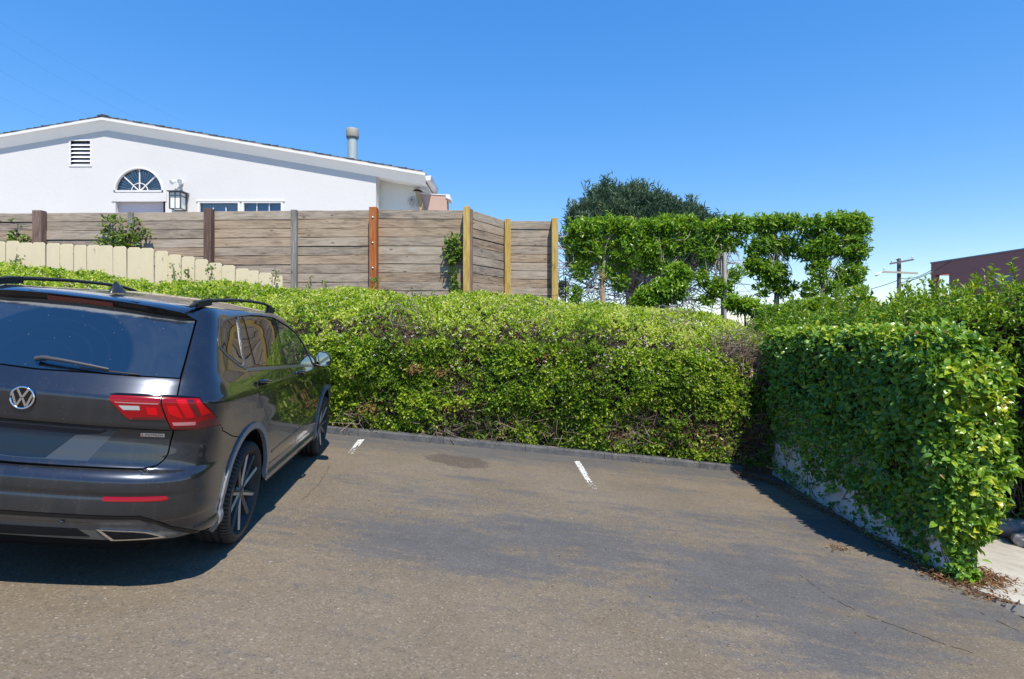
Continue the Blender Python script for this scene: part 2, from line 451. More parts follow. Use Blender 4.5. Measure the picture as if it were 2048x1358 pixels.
# ================================================================ white house
HY = 18.0
stucco = NT('white_stucco_material'); _v = stucco.obj()
_n = stucco.noise(_v, 9, 6, .7, .5); _n2 = stucco.noise(stucco.mapping(_v, sc=(1, 1, 2.2)), 34, 4, .6)
_c = stucco.mix(stucco.noise(_v, .7, 5), (.60, .585, .565), (.655, .638, .612))
stucco.pbsdf(_c, .9, 0, .2, stucco.bump(stucco.math('ADD', _n, _n2), .35, .014))
stucco2 = NT('shade_lifted_stucco_material'); _v = stucco2.obj()  # stucco of the shaded walls, tone raised in place of bounced light
_c = stucco2.mix(stucco2.noise(_v, 1.2, 5), (.74, .72, .65), (.80, .78, .72)); stucco2.pbsdf(_c, .9, 0, .2, stucco2.bump(stucco2.noise(_v, 40, 4), .3, .01))
trim = simple('white_trim_material', (.72, .70, .68), .55, var=.06, scale=2)
soffit_m = simple('soffit_material', (.86, .85, .82), .8, var=.06, scale=2)
pinkw = simple('pink_stucco_material', (.50, .33, .26), .9, var=.12, scale=5, bump=.3)
shingle_m = simple('shingle_material', (.060, .058, .062), .95, var=.5, scale=6, bump=.5)
glass_t = NT('window_glass_material')
_tr = glass_t.n('BsdfTransparent'); _tr.inputs[0].default_value = (.88, .92, .95, 1)
_gl = glass_t.n('BsdfGlossy'); _gl.inputs['Roughness'].default_value = .02
_fr = glass_t.n('Fresnel'); _fr.inputs[0].default_value = 1.45
_mx = glass_t.n('MixShader'); glass_t.l(_fr.outputs[0], _mx.inputs[0]); glass_t.l(_tr.outputs[0], _mx.inputs[1]); glass_t.l(_gl.outputs[0], _mx.inputs[2]); glass_t.l(_mx.outputs[0], glass_t.out.inputs[0])
dark_in = simple('dark_interior_material', (.10, .12, .15), .9)
blind_m = simple('blind_material', (.78, .80, .78), .8)
blue_blind = simple('grey_blind_material', (.52, .60, .64), .7, var=.1, scale=3)

XR, XL = -4.26, -21.1
RX = at(203, 0, 17.75).x                       # ridge
rz = lambda x: 6.37 - .172 * abs(x - RX)       # lower edge of the roof line at the rake
house = empty('house', (-12.7, HY, -1), 'low white stucco house with shallow gable roof behind the plank fence', 'house')
wz = lambda x: 6.20 - .172 * abs(x - at(208, 0, HY).x)
WX = at(208, 0, HY).x
# window and door openings (x0, x1, z0, z1)
P = lambda px, py: at(px, py, HY)
arch_c = P(277.5, 384); arch_r = (327 - 228) / 2 / F * HY
door = (P(231, 0).x, P(330.5, 0).x, -1.0, P(0, 403).z)
win = [(P(396, 0).x, P(480, 0).x, 2.2, P(0, 403).z), (P(484, 0).x, P(566, 0).x, 2.2, P(0, 403).z)]
vent = (P(142, 0).x, P(181, 0).x, P(0, 330).z, P(0, 282).z)
def wall_panel(m, x0, x1, zlo, zhi, T=.2):
    """wall piece with sloping or flat top; zhi: function or value"""
    f0 = zhi(x0) if callable(zhi) else zhi; f1 = zhi(x1) if callable(zhi) else zhi
    m.prism([(x0, HY, zlo), (x1, HY, zlo), (x1, HY, f1), (x0, HY, f0)], (0, T, 0))
wm = MB()
cuts = sorted({XL, vent[0], vent[1], WX, arch_c.x - arch_r, arch_c.x, arch_c.x + arch_r, win[0][0], win[1][1], XR})
ax0, ax1 = arch_c.x - arch_r, arch_c.x + arch_r
wall_panel(wm, XL, vent[0], -1, wz)
wall_panel(wm, vent[0], vent[1], -1, vent[2]); wall_panel(wm, vent[0], vent[1], vent[3], wz)
wall_panel(wm, vent[1], WX, -1, wz); wall_panel(wm, WX, ax0, -1, wz)
NA = 24                                          # wall above the arch
for k in range(NA):
    a0 = math.pi * (1 - k / NA); a1 = math.pi * (1 - (k + 1) / NA)
    p0 = (arch_c.x + arch_r * math.cos(a0), arch_c.z + arch_r * math.sin(a0)); p1 = (arch_c.x + arch_r * math.cos(a1), arch_c.z + arch_r * math.sin(a1))
    wm.prism([(p0[0], HY, p0[1]), (p1[0], HY, p1[1]), (p1[0], HY, wz(p1[0])), (p0[0], HY, wz(p0[0]))], (0, .2, 0))
wall_panel(wm, ax0, ax1, door[3], arch_c.z)
wall_panel(wm, ax0, door[0], -1, door[3]); wall_panel(wm, door[1], ax1, -1, door[3])
wall_panel(wm, ax1, win[0][0], -1, wz)
wall_panel(wm, win[0][0], win[1][1], win[0][3], wz); wall_panel(wm, win[0][0], win[1][1], -1, win[0][2])
wall_panel(wm, win[0][1], win[1][0], win[0][2], win[0][3])
wall_panel(wm, win[1][1], XR, -1, wz)
wm.build('wall', stucco.m, house)
HL = 12.0                                       # house depth
sw = MB(); sw.prism([(XR, HY + .2, -1), (XR, HY + HL, -1), (XR, HY + HL, wz(XR)), (XR, HY + .2, wz(XR))], (-.2, 0, 0))
sw.prism([(XL, HY + .2, -1), (XL, HY + HL, -1), (XL, HY + HL, wz(XL)), (XL, HY + .2, wz(XL))], (.2, 0, 0))
sw.prism([(XL, HY + HL, -1), (XR, HY + HL, -1), (XR, HY + HL, wz(XR)), (WX, HY + HL, wz(WX)), (XL, HY + HL, wz(XL))], (0, .2, 0))
sw.build('side_wall', stucco2.m, house)
rwx = (838 - CX) / F * 18.62
MB().prism([(XR + .002, 18.62, -1), (rwx, 18.62, -1), (rwx, 18.62, rz(rwx) - .19), (XR + .002, 18.62, rz(XR) - .19)], (0, .2, 0)).build('recessed_wall', stucco2.m, house)
# roof: deck with white rake boards, sloping soffit boards and stepped shingle courses
FY = 17.75; EX = at(850, 0, FY).x; EL = 2 * RX - EX
rf = MB()
for xe in (EX, EL):
    rf.prism([(RX, FY + .05, rz(RX) + .03), (xe, FY + .05, rz(xe) + .03), (xe, FY + .05, rz(xe) + .12), (RX, FY + .05, rz(RX) + .12)], (0, HL + .5, 0))
roof = rf.build('roof', simple('roof_deck_material', (.30, .27, .25), .9), house)
for xe in (EX, EL):
    f = MB(); f.prism([(RX, FY, rz(RX)), (xe, FY, rz(xe)), (xe, FY, rz(xe) + .075), (RX, FY, rz(RX) + .075)], (0, .045, 0)); f.build('rake_board', trim, roof)
    s = MB()
    s.prism([(RX, FY + .046, rz(RX) + .026), (xe, FY + .046, rz(xe) + .026), (xe, HY - .003, rz(xe) - .225), (RX, HY - .003, rz(RX) - .225)], (0, 0, -.018)); s.build('soffit', soffit_m, roof)
    ov = MB(); xw = XR if xe == EX else XL
    ov.prism([(xw, HY - .003, rz(xw) - .215), (xe, HY - .003, rz(xe) - .215), (xe, HY + 1.3, rz(xe) - .215), (xw, HY + 1.3, rz(xw) - .215)], (0, 0, .02)); ov.build('eave_soffit', soffit_m, roof)
    n = int(abs(xe - RX) / .235)
    base = None
    for k in range(n):
        sgn = 1 if xe > RX else -1
        xa = RX + sgn * .235 * k; xb = RX + sgn * (.235 * (k + 1) + .02)
        if base is None or True:
            th = .018 + (k * 7 % 5) * .004
            m = MB(); m.prism([(xa, 0, rz(xa) + .122), (xb, 0, rz(xb) + .122), (xb, 0, rz(xb) + .128 + th), (xa, 0, rz(xa) + .128)], (0, HL + .55, 0))
            o = m.build('shingle', shingle_m, roof); o.location.y = FY + .03 + ((k * 37) % 7) * .004
cap = MB(); cap.prism([(RX - .16, FY + .02, rz(RX - .16) + .15), (RX + .16, FY + .02, rz(RX + .16) + .15), (RX + .16, FY + .02, rz(RX + .16) + .175), (RX, FY + .02, rz(RX) + .185), (RX - .16, FY + .02, rz(RX - .16) + .175)], (0, HL + .56, 0)); cap.build('ridge_cap', shingle_m, roof)
# gutter and eave end on the right, with the pink parapet under it
gu = MB(); q = at(851, 0, FY).x; q2 = q + .19
gu.prism([(q, FY - .06, rz(EX) - .03), (q2, FY - .06, rz(EX) - .02), (q2 - .03, FY - .06, rz(EX) - .17), (q + .02, FY - .06, rz(EX) - .17)], (0, 1.7, 0)); gu.build('gutter', trim, roof)
pk = MB(); y0 = 18.3
a = at(838, 388, y0); b = at(893, 391, y0)
pk.prism([(a.x, y0, 1.0), (b.x + .1, y0, 1.0), (b.x, y0, b.z), (a.x, y0, a.z)], (0, .6, 0)); pko = pk.build('parapet', pinkw, house)
cp = MB(); cp.prism([(b.x - .02, y0 - .03, b.z - .08), (b.x + .14, y0 - .03, b.z - .14), (b.x + .10, y0 - .03, b.z + .03), (b.x - .02, y0 - .03, b.z + .04)], (0, .66, 0)); cp.prism([(a.x, y0 - .02, a.z + .003), (b.x - .03, y0 - .02, b.z + .003), (b.x - .03, y0 - .02, b.z + .03), (a.x, y0 - .02, a.z + .03)], (0, .63, 0)); cp.build('coping', trim, pko)
cw = MB(); c0 = at(832, 383, 18.25)
cw.prism([(c0.x + .16, 18.25, 3.5), (c0.x + .34, 18.25, 3.5), (c0.x + .12, 18.25, c0.z - .02), (c0.x - .02, 18.25, c0.z - .02)], (0, .045, 0)); cw.build('cut_wall_edge', simple('bare_plywood_material', (.42, .29, .15), .85, var=.2, scale=6), pko)
# rotten patch under the eave: torn paper and a dark hole
rng_ = random.Random(3); mm = MB(); md = MB()
for k in range(16):
    c = at(826 + rng_.uniform(-8, 8), 378 + rng_.uniform(-2, 36), 18.58 - rng_.uniform(0, .05)); e = rng_.uniform(.03, .085)
    pts = [c + Vector((math.cos(t) * e * rng_.uniform(.4, 1), 0, math.sin(t) * e * rng_.uniform(.5, 1.2))) for t in [i * math.tau / 6 for i in range(6)]]
    (mm if k % 8 else md).prism(pts, (rng_.uniform(-.02, .02), .02, 0))
mm.build('torn_stucco', simple('torn_paper_material', (.55, .54, .50), .9, var=.2, scale=12), house)
h = MB(); c = at(829, 381, 18.55)
h.prism([c + Vector((-.04, 0, .0)), c + Vector((.26, 0, -.03)), c + Vector((.20, 0, .02)), c + Vector((.02, 0, .05))], (0, .1, 0)); md.add(h.v, h.f); md.build('rotten_hole', simple('rot_material', (.03, .022, .015), .95), house)

# gable vent
gv = MB(); x0, x1, z0, z1 = vent
for (a, b) in (((x0 - .05, HY - .02, z0 - .05), (x0, HY + .12, z1 + .05)), ((x1, HY - .02, z0 - .05), (x1 + .05, HY + .12, z1 + .05)), ((x0, HY - .02, z1), (x1, HY + .12, z1 + .05)), ((x0, HY - .02, z0 - .05), (x1, HY + .12, z0))): gv.box(a, b)
gvo = gv.build('gable_vent', trim, house)
MB().box((x0, HY + .121, z0), (x1, HY + .14, z1)).build('vent_backing', dark_in, gvo)
pitch = (z1 - z0) / 6
for k in range(6):
    zc = z0 + pitch * (k + .25)
    MB().prism([(x0, HY - .008, zc - .05), (x0, HY + .008, zc - .055), (x0, HY + .10, zc + .045), (x0, HY + .085, zc + .05)], (x1 - x0, 0, 0)).build('slat', trim, gvo)
# arched fan window
aw = MB(); R = arch_r; C0 = arch_c
for k in range(NA):
    a0 = math.pi * k / NA; a1 = math.pi * (k + 1) / NA
    q = [C0 + Vector((math.cos(t) * r, 0, math.sin(t) * r)) for (t, r) in ((a0, R - .045), (a0, R - .001), (a1, R - .001), (a1, R - .045))]
    aw.prism([v + Vector((0, -.03, 0)) for v in q], (0, .12, 0))
aw.box((C0.x - R, HY - .03, C0.z - .0), (C0.x + R, HY + .09, C0.z + .05))
awo = aw.build('arched_window', trim, house)
pn = [C0 + Vector((math.cos(math.pi * k / NA) * (R - .04), .06, math.sin(math.pi * k / NA) * (R - .04))) for k in range(NA + 1)]
MB().prism(pn, (0, .006, 0)).build('pane', glass_t.m, awo)
mu = MB()
for t in (math.pi / 4, math.pi / 2, 3 * math.pi / 4): mu.beam(C0 + Vector((0, .045, .03)), C0 + Vector((math.cos(t) * (R - .03), .045, math.sin(t) * (R - .03))), .028, .028, (0, 1, 0))
rr = [C0 + Vector((math.cos(math.pi * k / 16) * R * .33, .045, math.sin(math.pi * k / 16) * R * .33 + .03)) for k in range(17)]
mu.tube(rr, .014, 6); mu.build('muntin', trim, awo)
for k in range(22):                              # pleats of the fan shade behind the glass
    t = math.pi * (k + .5) / 22; d = Vector((math.cos(t), 0, math.sin(t))); s = Vector((-d.z, 0, d.x))
    L = R * (.86 if k > 11 else .80) * (1 - .05 * (k % 2)); b = C0 + Vector((0, .16, .06))
    MB().add([b + d * .12, b + d * L + s * .035, b + d * (L + .04) + Vector((0, -.045, 0)), b + d * L - s * .035], [(0, 2, 1), (0, 3, 2)]).build('shade_pleat', blind_m, awo)
MB().box((C0.x - R, HY + .20, C0.z - .05), (C0.x + R, HY + .24, C0.z + R)).build('window_backing', simple('room_blue_grey_material', (.07, .10, .14), .9), awo)
lt = MB(); lt.box((ax0 - .06, HY - .025, door[3]), (ax1 + .10, HY - .001, arch_c.z - .03)); lt.build('lintel', stucco.m, house)
# doorway
dm = MB().box((door[0], HY + .16, -1), (door[1], HY + .21, door[3])); dro = dm.build('garage_door', simple('pinkish_door_material', (.62, .56, .60), .6, var=.05), house)
for k in range(3):
    z = door[3] - .02 - k * .27
    MB().box((door[0], HY + .145, z - .25), (door[1], HY + .158, z)).build('door_panel', simple('door_panel_material', (.60, .54, .58), .6), dro) if k == 0 else None
# side windows
for (x0, x1, z0, z1), bl in zip(win, (blue_blind, simple('blue_shade_material', (.34, .48, .60), .6))):
    f = MB()
    for (a, b) in (((x0, HY - .02, z0), (x0 + .06, HY + .1, z1)), ((x1 - .06, HY - .02, z0), (x1, HY + .1, z1)), ((x0 + .06, HY - .02, z1 - .045), (x1 - .06, HY + .1, z1))): f.box(a, b)
    fo = f.build('window', trim, house)
    MB().box((x0 + .06, HY + .05, z0), (x1 - .06, HY + .055, z1 - .045)).build('pane', glass_t.m, fo)
    b = MB()
    for k in range(3):
        xm = x0 + .06 + (x1 - x0 - .12) * (k + 1) / 3
        if k < 2: b.box((xm - .012, HY + .035, z0), (xm + .012, HY + .049, z1 - .18 if bl is blue_blind else z1 - .046))
    b.build('muntin', trim, fo)
    MB().box((x0 + .02, HY + .13, z0), (x1 - .02, HY + .15, z1)).build('blind', bl, fo)
MB().box((win[0][0] - .04, HY - .035, win[0][3]), (win[1][1] + .06, HY - .001, win[0][3] + .05)).build('window_head_trim', trim, house)
# vent pipe on the roof
vp = MB(); Yp = 20.0; c = at(705, 320, Yp); pr = 9.5 / F * Yp
vp.lathe([(pr, c.z - .8), (pr, at(0, 277, Yp).z)], 20, (c.x, Yp, 0)); vpo = vp.build('vent_pipe', simple('grey_flue_material', (.40, .47, .47), .55, .15, var=.08, scale=4), house)
zc = at(0, 276, Yp).z; zt = at(0, 258, Yp).z; R2 = 12.5 / F * Yp
MB().lathe([(pr * .9, zc - .02), (R2 * .92, zc - .02), (R2, zc + .03), (R2, zt - .04), (R2 * .96, zt - .01), (R2 * .6, zt), (.001, zt + .008)], 24, (c.x, Yp, 0)).build('pipe_cap', simple('rusted_cap_material', (.36, .34, .29), .7, .1, var=.25, scale=5), vpo)

# lantern on the wall
metal_d = simple('dark_bronze_material', (.10, .10, .10), .5, .5, var=.1)
frost = simple('frosted_glass_material', (.80, .82, .80), .35)
L0 = at(357, 420, HY - .22); ln = empty('wall_lantern', (L0.x, HY, L0.z), 'square mission style wall lantern with frosted panes beside the arched window', 'lantern')
zt, zb = at(0, 386, HY - .22).z, L0.z; hw = 10.5 / F * HY; cy = HY - .24
MB().box((L0.x - hw + .02, cy - hw + .02, zb + .02), (L0.x + hw - .02, cy + hw - .02, zt)).build('frosted_pane', frost, ln)
fr = MB()
for sx_ in (-1, 1):
    for sy_ in (-1, 1): fr.box((L0.x + sx_ * hw - .015, cy + sy_ * hw - .015, zb), (L0.x + sx_ * hw + .015, cy + sy_ * hw + .015, zt))
for z in (zb, zt - .13, zt - .02):
    for s_ in (-1, 1):
        fr.box((L0.x - hw + .016, cy + s_ * hw - .012, z), (L0.x + hw - .016, cy + s_ * hw + .012, z + .022)); fr.box((L0.x + s_ * hw - .012, cy - hw + .016, z + .001), (L0.x + s_ * hw + .012, cy + hw - .016, z + .023))
fr.box((L0.x - .01, cy - hw - .010, zb + .024), (L0.x + .01, cy - hw + .008, zt - .021))
fr.build('frame', metal_d, ln)
MB().prism([(L0.x - hw * 1.35, cy - hw * 1.35, zt), (L0.x + hw * 1.35, cy - hw * 1.35, zt), (L0.x + hw * 1.35, cy + hw * 1.35, zt), (L0.x - hw * 1.35, cy + hw * 1.35, zt)], (0, 0, .03)).build('cap', metal_d, ln)
MB().beam((L0.x, cy + hw, zt - .1), (L0.x, HY + .01, zt - .1), .06, .08).build('bracket', metal_d, ln)
# floodlight
fl = empty('flood_light', (at(359, 0, HY).x, HY, at(0, 378, HY).z), 'white twin head floodlight above the wall lantern', 'floodlight')
wp = simple('white_plastic_material', (.85, .85, .86), .4)
b0 = Vector((at(363, 0, HY).x, HY - .01, at(0, 366, HY).z))
MB().lathe([(.001, -.05), (.07, -.05), (.07, 0), (.001, 0)], 16, b0, 'Y').build('base_plate', wp, fl)
MB().tube([b0 + Vector((0, -.04, 0)), b0 + Vector((-.03, -.12, -.16))], .03, 8).build('sensor_stem', wp, fl)
for s_, hd in ((-1, (-.13, -.14, .02)), (1, (.05, -.16, .05))):
    e = b0 + Vector(hd); d = Vector((s_ * .35, -.75, -.45)).normalized()
    lm = MB().tube([b0 + Vector((0, -.05, 0)), e], .018, 6); lm.build('arm', wp, fl)
    MB().tube([e - d * .03, e, e + d * .06, e + d * .12], [.035, .055, .06, .075], 14).build('lamp_head', wp, fl)

# ================================================================ plank fence
W_STOPS = [(.12, (.15, .13, .115)), (.34, (.29, .24, .19)), (.5, (.38, .31, .235)), (.68, (.42, .35, .27)), (.85, (.45, .42, .385))]
W_BROWN = [(.12, (.17, .125, .09)), (.34, (.31, .23, .16)), (.54, (.40, .305, .215)), (.75, (.44, .35, .255)), (.9, (.46, .39, .31))]
plank_a = wood_mat('weathered_plank_material', W_STOPS, 1.0)
plank_b = wood_mat('brown_plank_material', W_BROWN, 1.0)
post_rust = wood_mat('rust_red_post_material', [(.3, (.26, .075, .02)), (.6, (.42, .135, .04)), (.8, (.46, .18, .07))], 1.2, axis=2, stain=.2)
post_yel = wood_mat('yellow_pine_post_material', [(.3, (.36, .235, .06)), (.6, (.50, .345, .105)), (.8, (.56, .42, .17))], 1.2, axis=2, stain=.15)
post_grey = wood_mat('grey_post_material', [(.3, (.20, .19, .175)), (.6, (.36, .345, .32)), (.8, (.44, .43, .41))], 1.2, axis=2, stain=.1)
post_brown = wood_mat('brown_post_material', [(.3, (.11, .07, .055)), (.6, (.20, .13, .105)), (.8, (.26, .19, .16))], 1.2, axis=2, stain=.2)
fence = empty('plank_fence', (-4.0, 12, .3), 'tall fence of weathered horizontal planks between square timber posts', 'fence')
FB = .15
def fence_run(p0, p1, ztop0, ztop1, pitch, mat_pick, seed, n=12):
    """planks stacked from top to bottom between two plan points (front face on the line)"""
    r = random.Random(seed); a, b = Vector((*p0, 0)), Vector((*p1, 0)); L = (b - a).length; d = (b - a).normalized(); ang = math.atan2(d.y, d.x)
    for k in range(n):
        zt0 = ztop0 - k * pitch; zt1 = ztop1 - k * pitch
        if zt0 - pitch < FB - .2: break
        m = MB(); g = .006 + r.random() * .007; wob = [r.uniform(-.006, .006) for _ in range(5)]; dp = r.uniform(-.012, .012)
        xs_ = [-L / 2 + .004, -L / 4, 0, L / 4, L / 2 - .004]; T = .045
        hh = pitch - g; dz = (zt1 - zt0)
        top = [(x, 0, hh / 2 + wob[i] + dz * (x / L)) for i, x in enumerate(xs_)]; bot = [(x, 0, -hh / 2 + wob[4 - i] * .6 + dz * (x / L)) for i, x in enumerate(xs_)]
        vs = top + bot + [(x, T, z) for x, _, z in top] + [(x, T, z) for x, _, z in bot]; fs = []
        for i in range(4): fs += [(5 + i, 6 + i, 1 + i, i), (10 + i, 11 + i, 16 + i, 15 + i), (i, i + 1, 11 + i, 10 + i), (15 + i, 16 + i, 6 + i, 5 + i)]
        fs += [(0, 10, 15, 5), (4, 9, 19, 14)]
        m.add(vs, fs)
        LOCAL[0] = True
        o = m.build('plank', mat_pick(k, r), fence, bevel=.004)
        LOCAL[0] = False
        if k == 0:
            LOCAL[0] = True
            bk = MB().prism([(-L / 2, .052, zt0 * 0 - .02), (L / 2, .052, -.02), (L / 2, .052, -(n - 1) * pitch), (-L / 2, .052, -(n - 1) * pitch)], (0, .02, 0)).build('backing_board', post_brown, fence); LOCAL[0] = False
            bk.location = Vector(((a + b).x / 2, (a + b).y / 2, min(zt0, zt1))) - Vector(fence.location); bk.rotation_euler.z = ang
        c = (a + b) / 2; nrm = Vector((-d.y, d.x, 0)) * dp
        o.location = Vector((c.x + nrm.x, c.y + nrm.y, (zt0 + zt1) / 2 - pitch / 2)) - Vector(fence.location); o.rotation_euler.z = ang
def post(x, y, ztop, wd, mat, depth=.14, zb=FB - .3, lean=0.0, rot=0.0):
    LOCAL[0] = True
    m = MB().box((-wd / 2, -depth, zb), (wd / 2, 0, ztop)); o = m.build('post', mat, fence, bevel=.006)
    LOCAL[0] = False
    o.location = Vector((x, y, 0)) - Vector(fence.location); o.rotation_euler = (0, lean, rot)
    return o
YF, YF2 = 12.0, 13.2
fx = lambda px, Y=YF: (px - CX) / F * Y
ztl = lambda py, Y=YF: (CY - py) / F * Y
pa = lambda k, r: plank_a if r.random() < .72 else plank_b
pb = lambda k, r: plank_a if (k == 0 or r.random() < .35) else plank_b
PT = 18.0 / F * YF
runs = [(-430, -262, 429, 428), (-262, -95, 428, 427), (-95, 77, 427, 426), (77, 262, 426, 424.5), (262, 422, 424.5, 423), (422, 590, 422.5, 421), (590, 749, 421, 420), (749, 938, 419.5, 420)]
for i, (xa, xb, ya, yb) in enumerate(runs):
    fence_run((fx(xa) , YF), (fx(xb), YF), ztl(ya), ztl(yb), PT, [pa, pa, pa, pa, pa, pb, pb, pa][i], 11 + i)
pa2 = (fx(944), YF + .02); pb2 = (fx(1013, YF2), YF2)
fence_run(pa2, pb2, ztl(420), ztl(442, YF2), PT, pb, 31)
fence_run((fx(1016, YF2), YF2), (fx(1109, YF2), YF2), ztl(441.5, YF2), ztl(442.5, YF2), 16.6 / F * YF2, pa, 32)
post(fx(-262), YF, ztl(424), 15 / F * YF, post_brown, .15)
post(fx(-95), YF, ztl(423.5), 11 / F * YF, post_grey, .08)
post(fx(85), YF, ztl(423), 18 / F * YF, post_brown, .15)
post(fx(262), YF, ztl(423), 11 / F * YF, post_grey, .04)
post(fx(422), YF, ztl(419), 15 / F * YF, post_brown, .15)
post(fx(590.5), YF, ztl(421), 11.5 / F * YF, post_grey, .10)
ro = post(fx(750), YF, ztl(417.5), 14.5 / F * YF, post_rust, .20)
post(fx(934.5), YF, ztl(416.5), 13 / F * YF, post_yel, .22)
post(fx(943), YF + .05, ztl(419), 5 / F * YF, post_brown, .12)
post(fx(1015.5, YF2), YF2, ztl(440, YF2), 12 / F * YF2, post_yel, .16)
post(fx(1108.5, YF2), YF2, ztl(440, YF2), 12.5 / F * YF2, post_yel, .26)
bolt_m = simple('galvanised_bolt_material', (.55, .55, .55), .35, .9)
for py in (438.5, 488.5, 538):
    LOCAL[0] = True
    bo = MB().lathe([(.001, -.018), (.016, -.016), (.024, -.004), (.024, 0), (.001, 0)], 10, (0, 0, 0), 'Y').build('bolt', bolt_m, ro)
    LOCAL[0] = False
    bo.location = (0.0, -.2, ztl(py))

# ================================================================ cream picket fence
pf = empty('picket_fence', (-7, 10.6, 0), 'cream painted picket fence with clipped tops stepping down to the right', 'fence')
pick_m = NT('cream_paint_material'); oi = pick_m.n('ObjectInfo'); _v = pick_m.obj()
_ad = pick_m.n('VectorMath', operation='ADD'); pick_m.l(_v, _ad.inputs[0]); pick_m.l(oi.outputs['Random'], _ad.inputs[1])
_n = pick_m.noise(pick_m.mapping(_ad.outputs[0], sc=(3, 3, .8)), 4, 5, .6)
_c = pick_m.mix(_n, (.60, .50, .32), (.72, .62, .42)); _c = pick_m.mix(pick_m.rng(oi.outputs['Random'], 0, 1, 0, .25), _c, (.62, .54, .40))
_c = pick_m.mix(pick_m.rng(pick_m.noise(pick_m.mapping(_ad.outputs[0], sc=(1.5, 1.5, .6)), 9, 5, .7), .64, .70, 0, .9), _c, (.26, .20, .14))
pick_m.pbsdf(_c, .65, 0, .3)
YP = 10.6
tops = [482, 482, 484, 485, 487, 488.5, 490, 490.5, 491.5, 492, 494, 497, 501, 508, 513, 519, 525, 531, 536, 541, 546, 551, 556, 561, 566]
xp = -17
rp = random.Random(5); k = 0
edges = list(range(-314, -17, 27)) + [-17, 10, 37, 65, 92, 119.5, 147, 172.5, 199, 226.5, 254, 281, 309, 335.5, 362, 388.5, 415, 443, 470, 497, 518, 545, 566]
for k in range(len(edges) - 1):
    xa, xb = edges[k], edges[k + 1]; wd = (xb - xa) / F * YP - .011; tp = (CY - tops[min(max(k - 11, 0), len(tops) - 1)] - rp.uniform(-1, 1)) / F * YP
    c = wd * .15; zb = tp - 1.25
    m = MB().prism([(-wd / 2, 0, zb), (wd / 2, 0, zb), (wd / 2, 0, tp - c), (wd / 2 - c, 0, tp), (-wd / 2 + c, 0, tp), (-wd / 2, 0, tp - c)], (0, .022, 0))
    LOCAL[0] = True; o = m.build('picket', pick_m.m, pf, bevel=.003); LOCAL[0] = False
    o.location = Vector((fx((xa + xb) / 2, YP), YP + rp.uniform(-.008, .008), 0)) - Vector(pf.location); o.rotation_euler.y = rp.uniform(-.012, .012)
rl = MB().prism([(fx(-314, YP), YP + .035, 1.1), (fx(600, YP), YP + .035, .25), (fx(600, YP), YP + .035, .15), (fx(-314, YP), YP + .035, 1.0)], (0, .04, 0)); rl.build('rail', pick_m.m, pf)

# ================================================================ far right: red building, utility pole, black fence
redm = NT('red_stucco_material'); _v = redm.obj(); redm.pbsdf(redm.mix(redm.noise(_v, .8, 5), (.42, .18, .145), (.48, .21, .17)), .9, 0, .2, redm.bump(redm.noise(_v, 30, 3), .2, .01))
BX = 35.3; bd = empty('red_building', (BX, 38, -4), 'flat roofed dark red building with a square opening at the far right', 'building')
Yb = lambda px: BX / ((px - CX) / F)
y_l, y_r, o1, o2, w1, w2 = Yb(1862), Yb(2140), Yb(1871), Yb(1898), Yb(1990), Yb(2025)
ZT = (CY - 527) / F * y_l; zo = (CY - 551) / F * y_l; zw = (CY - 549) / F * Yb(2005)
rb = MB()
def seg(ya, yb, z0, z1): rb.box((BX, min(ya, yb), z0), (BX + .35, max(ya, yb), z1))
seg(y_l, o1, -4, ZT); seg(o1, o2, zo, ZT); seg(o2, w1, -4, ZT); seg(w1, w2, zw, ZT); seg(w1, w2, -4, zw - 2.2); seg(w2, y_r, -4, ZT)
rb.build('wall', redm.m, bd)
r2 = MB(); r2.box((BX + .36, y_r, -4), (BX + 12, o2 - .01, ZT - .3)); r2.box((BX + .36, y_l - .35, zo), (BX + 6, y_l, ZT)); r2.box((BX + 5.5, y_l - .4, -4), (BX + 6, y_l - .001, zo)); r2.build('rear_wing', redm.m, bd)
MB().box((BX - .06, y_r, ZT), (BX + .45, y_l + .05, ZT + .10)).build('parapet_cap', simple('grey_flashing_material', (.22, .24, .27), .5, .3), bd)
fo = MB().box((BX + .05, w2, zw - 2.2), (BX + .12, (w1 + w2) / 2, zw)).build('window', simple('dark_blue_glass_material', (.03, .07, .12), .08, 0, .6), bd)
MB().box((BX + .05, (w1 + w2) / 2 + .02, zw - 2.2), (BX + .10, w1, zw)).build('sash', simple('pale_blue_blind_material', (.38, .42, .55), .3), fo)
# utility pole
YU = 55.0; up = empty('utility_pole', (at(1797, 0, YU).x, YU, -4), 'wooden utility pole with two crossarms left of the red building', 'utility pole')
tim = simple('pole_timber_material', (.15, .13, .12), .9, var=.3, scale=4); tim2 = simple('pale_crossarm_material', (.42, .38, .28), .85, var=.2)
c = at(1798, 517, YU); MB().tube([(c.x, YU, -4), (c.x, YU, c.z)], [.22, .17], 10).build('pole', tim, up)
MB().beam(at(1780, 527.5, YU - .3), at(1827, 519, YU - .5), .13, .16).build('crossarm', tim, up)
MB().beam(at(1765, 543.5, YU - .3), at(1835, 546.5, YU - .3), .13, .17).build('crossarm', tim2, up)
ins = simple('insulator_material', (.75, .76, .76), .3)
for (px, py) in ((1783, 525), (1793, 521), (1824, 517.5), (1768, 541)):
    p = at(px, py, YU - .35); MB().lathe([(.02, -.05), (.03, .12), (.08, .16), (.06, .22), (.01, .26)], 8, p).build('insulator', ins, up)
p = at(1760, 545, YU - .3); MB().tube([at(1765, 543, YU - .3), p + Vector((-.15, 0, -.1))], .04, 6).build('lamp_arm', ins, up)
MB().tube([p + Vector((-.1, 0, -.05)), p + Vector((-.3, 0, -.18)), p + Vector((-.42, 0, -.3))], [.06, .16, .10], 10).build('lamp_head', ins, up)
wire_m = simple('wire_material', (.03, .03, .032), .6)
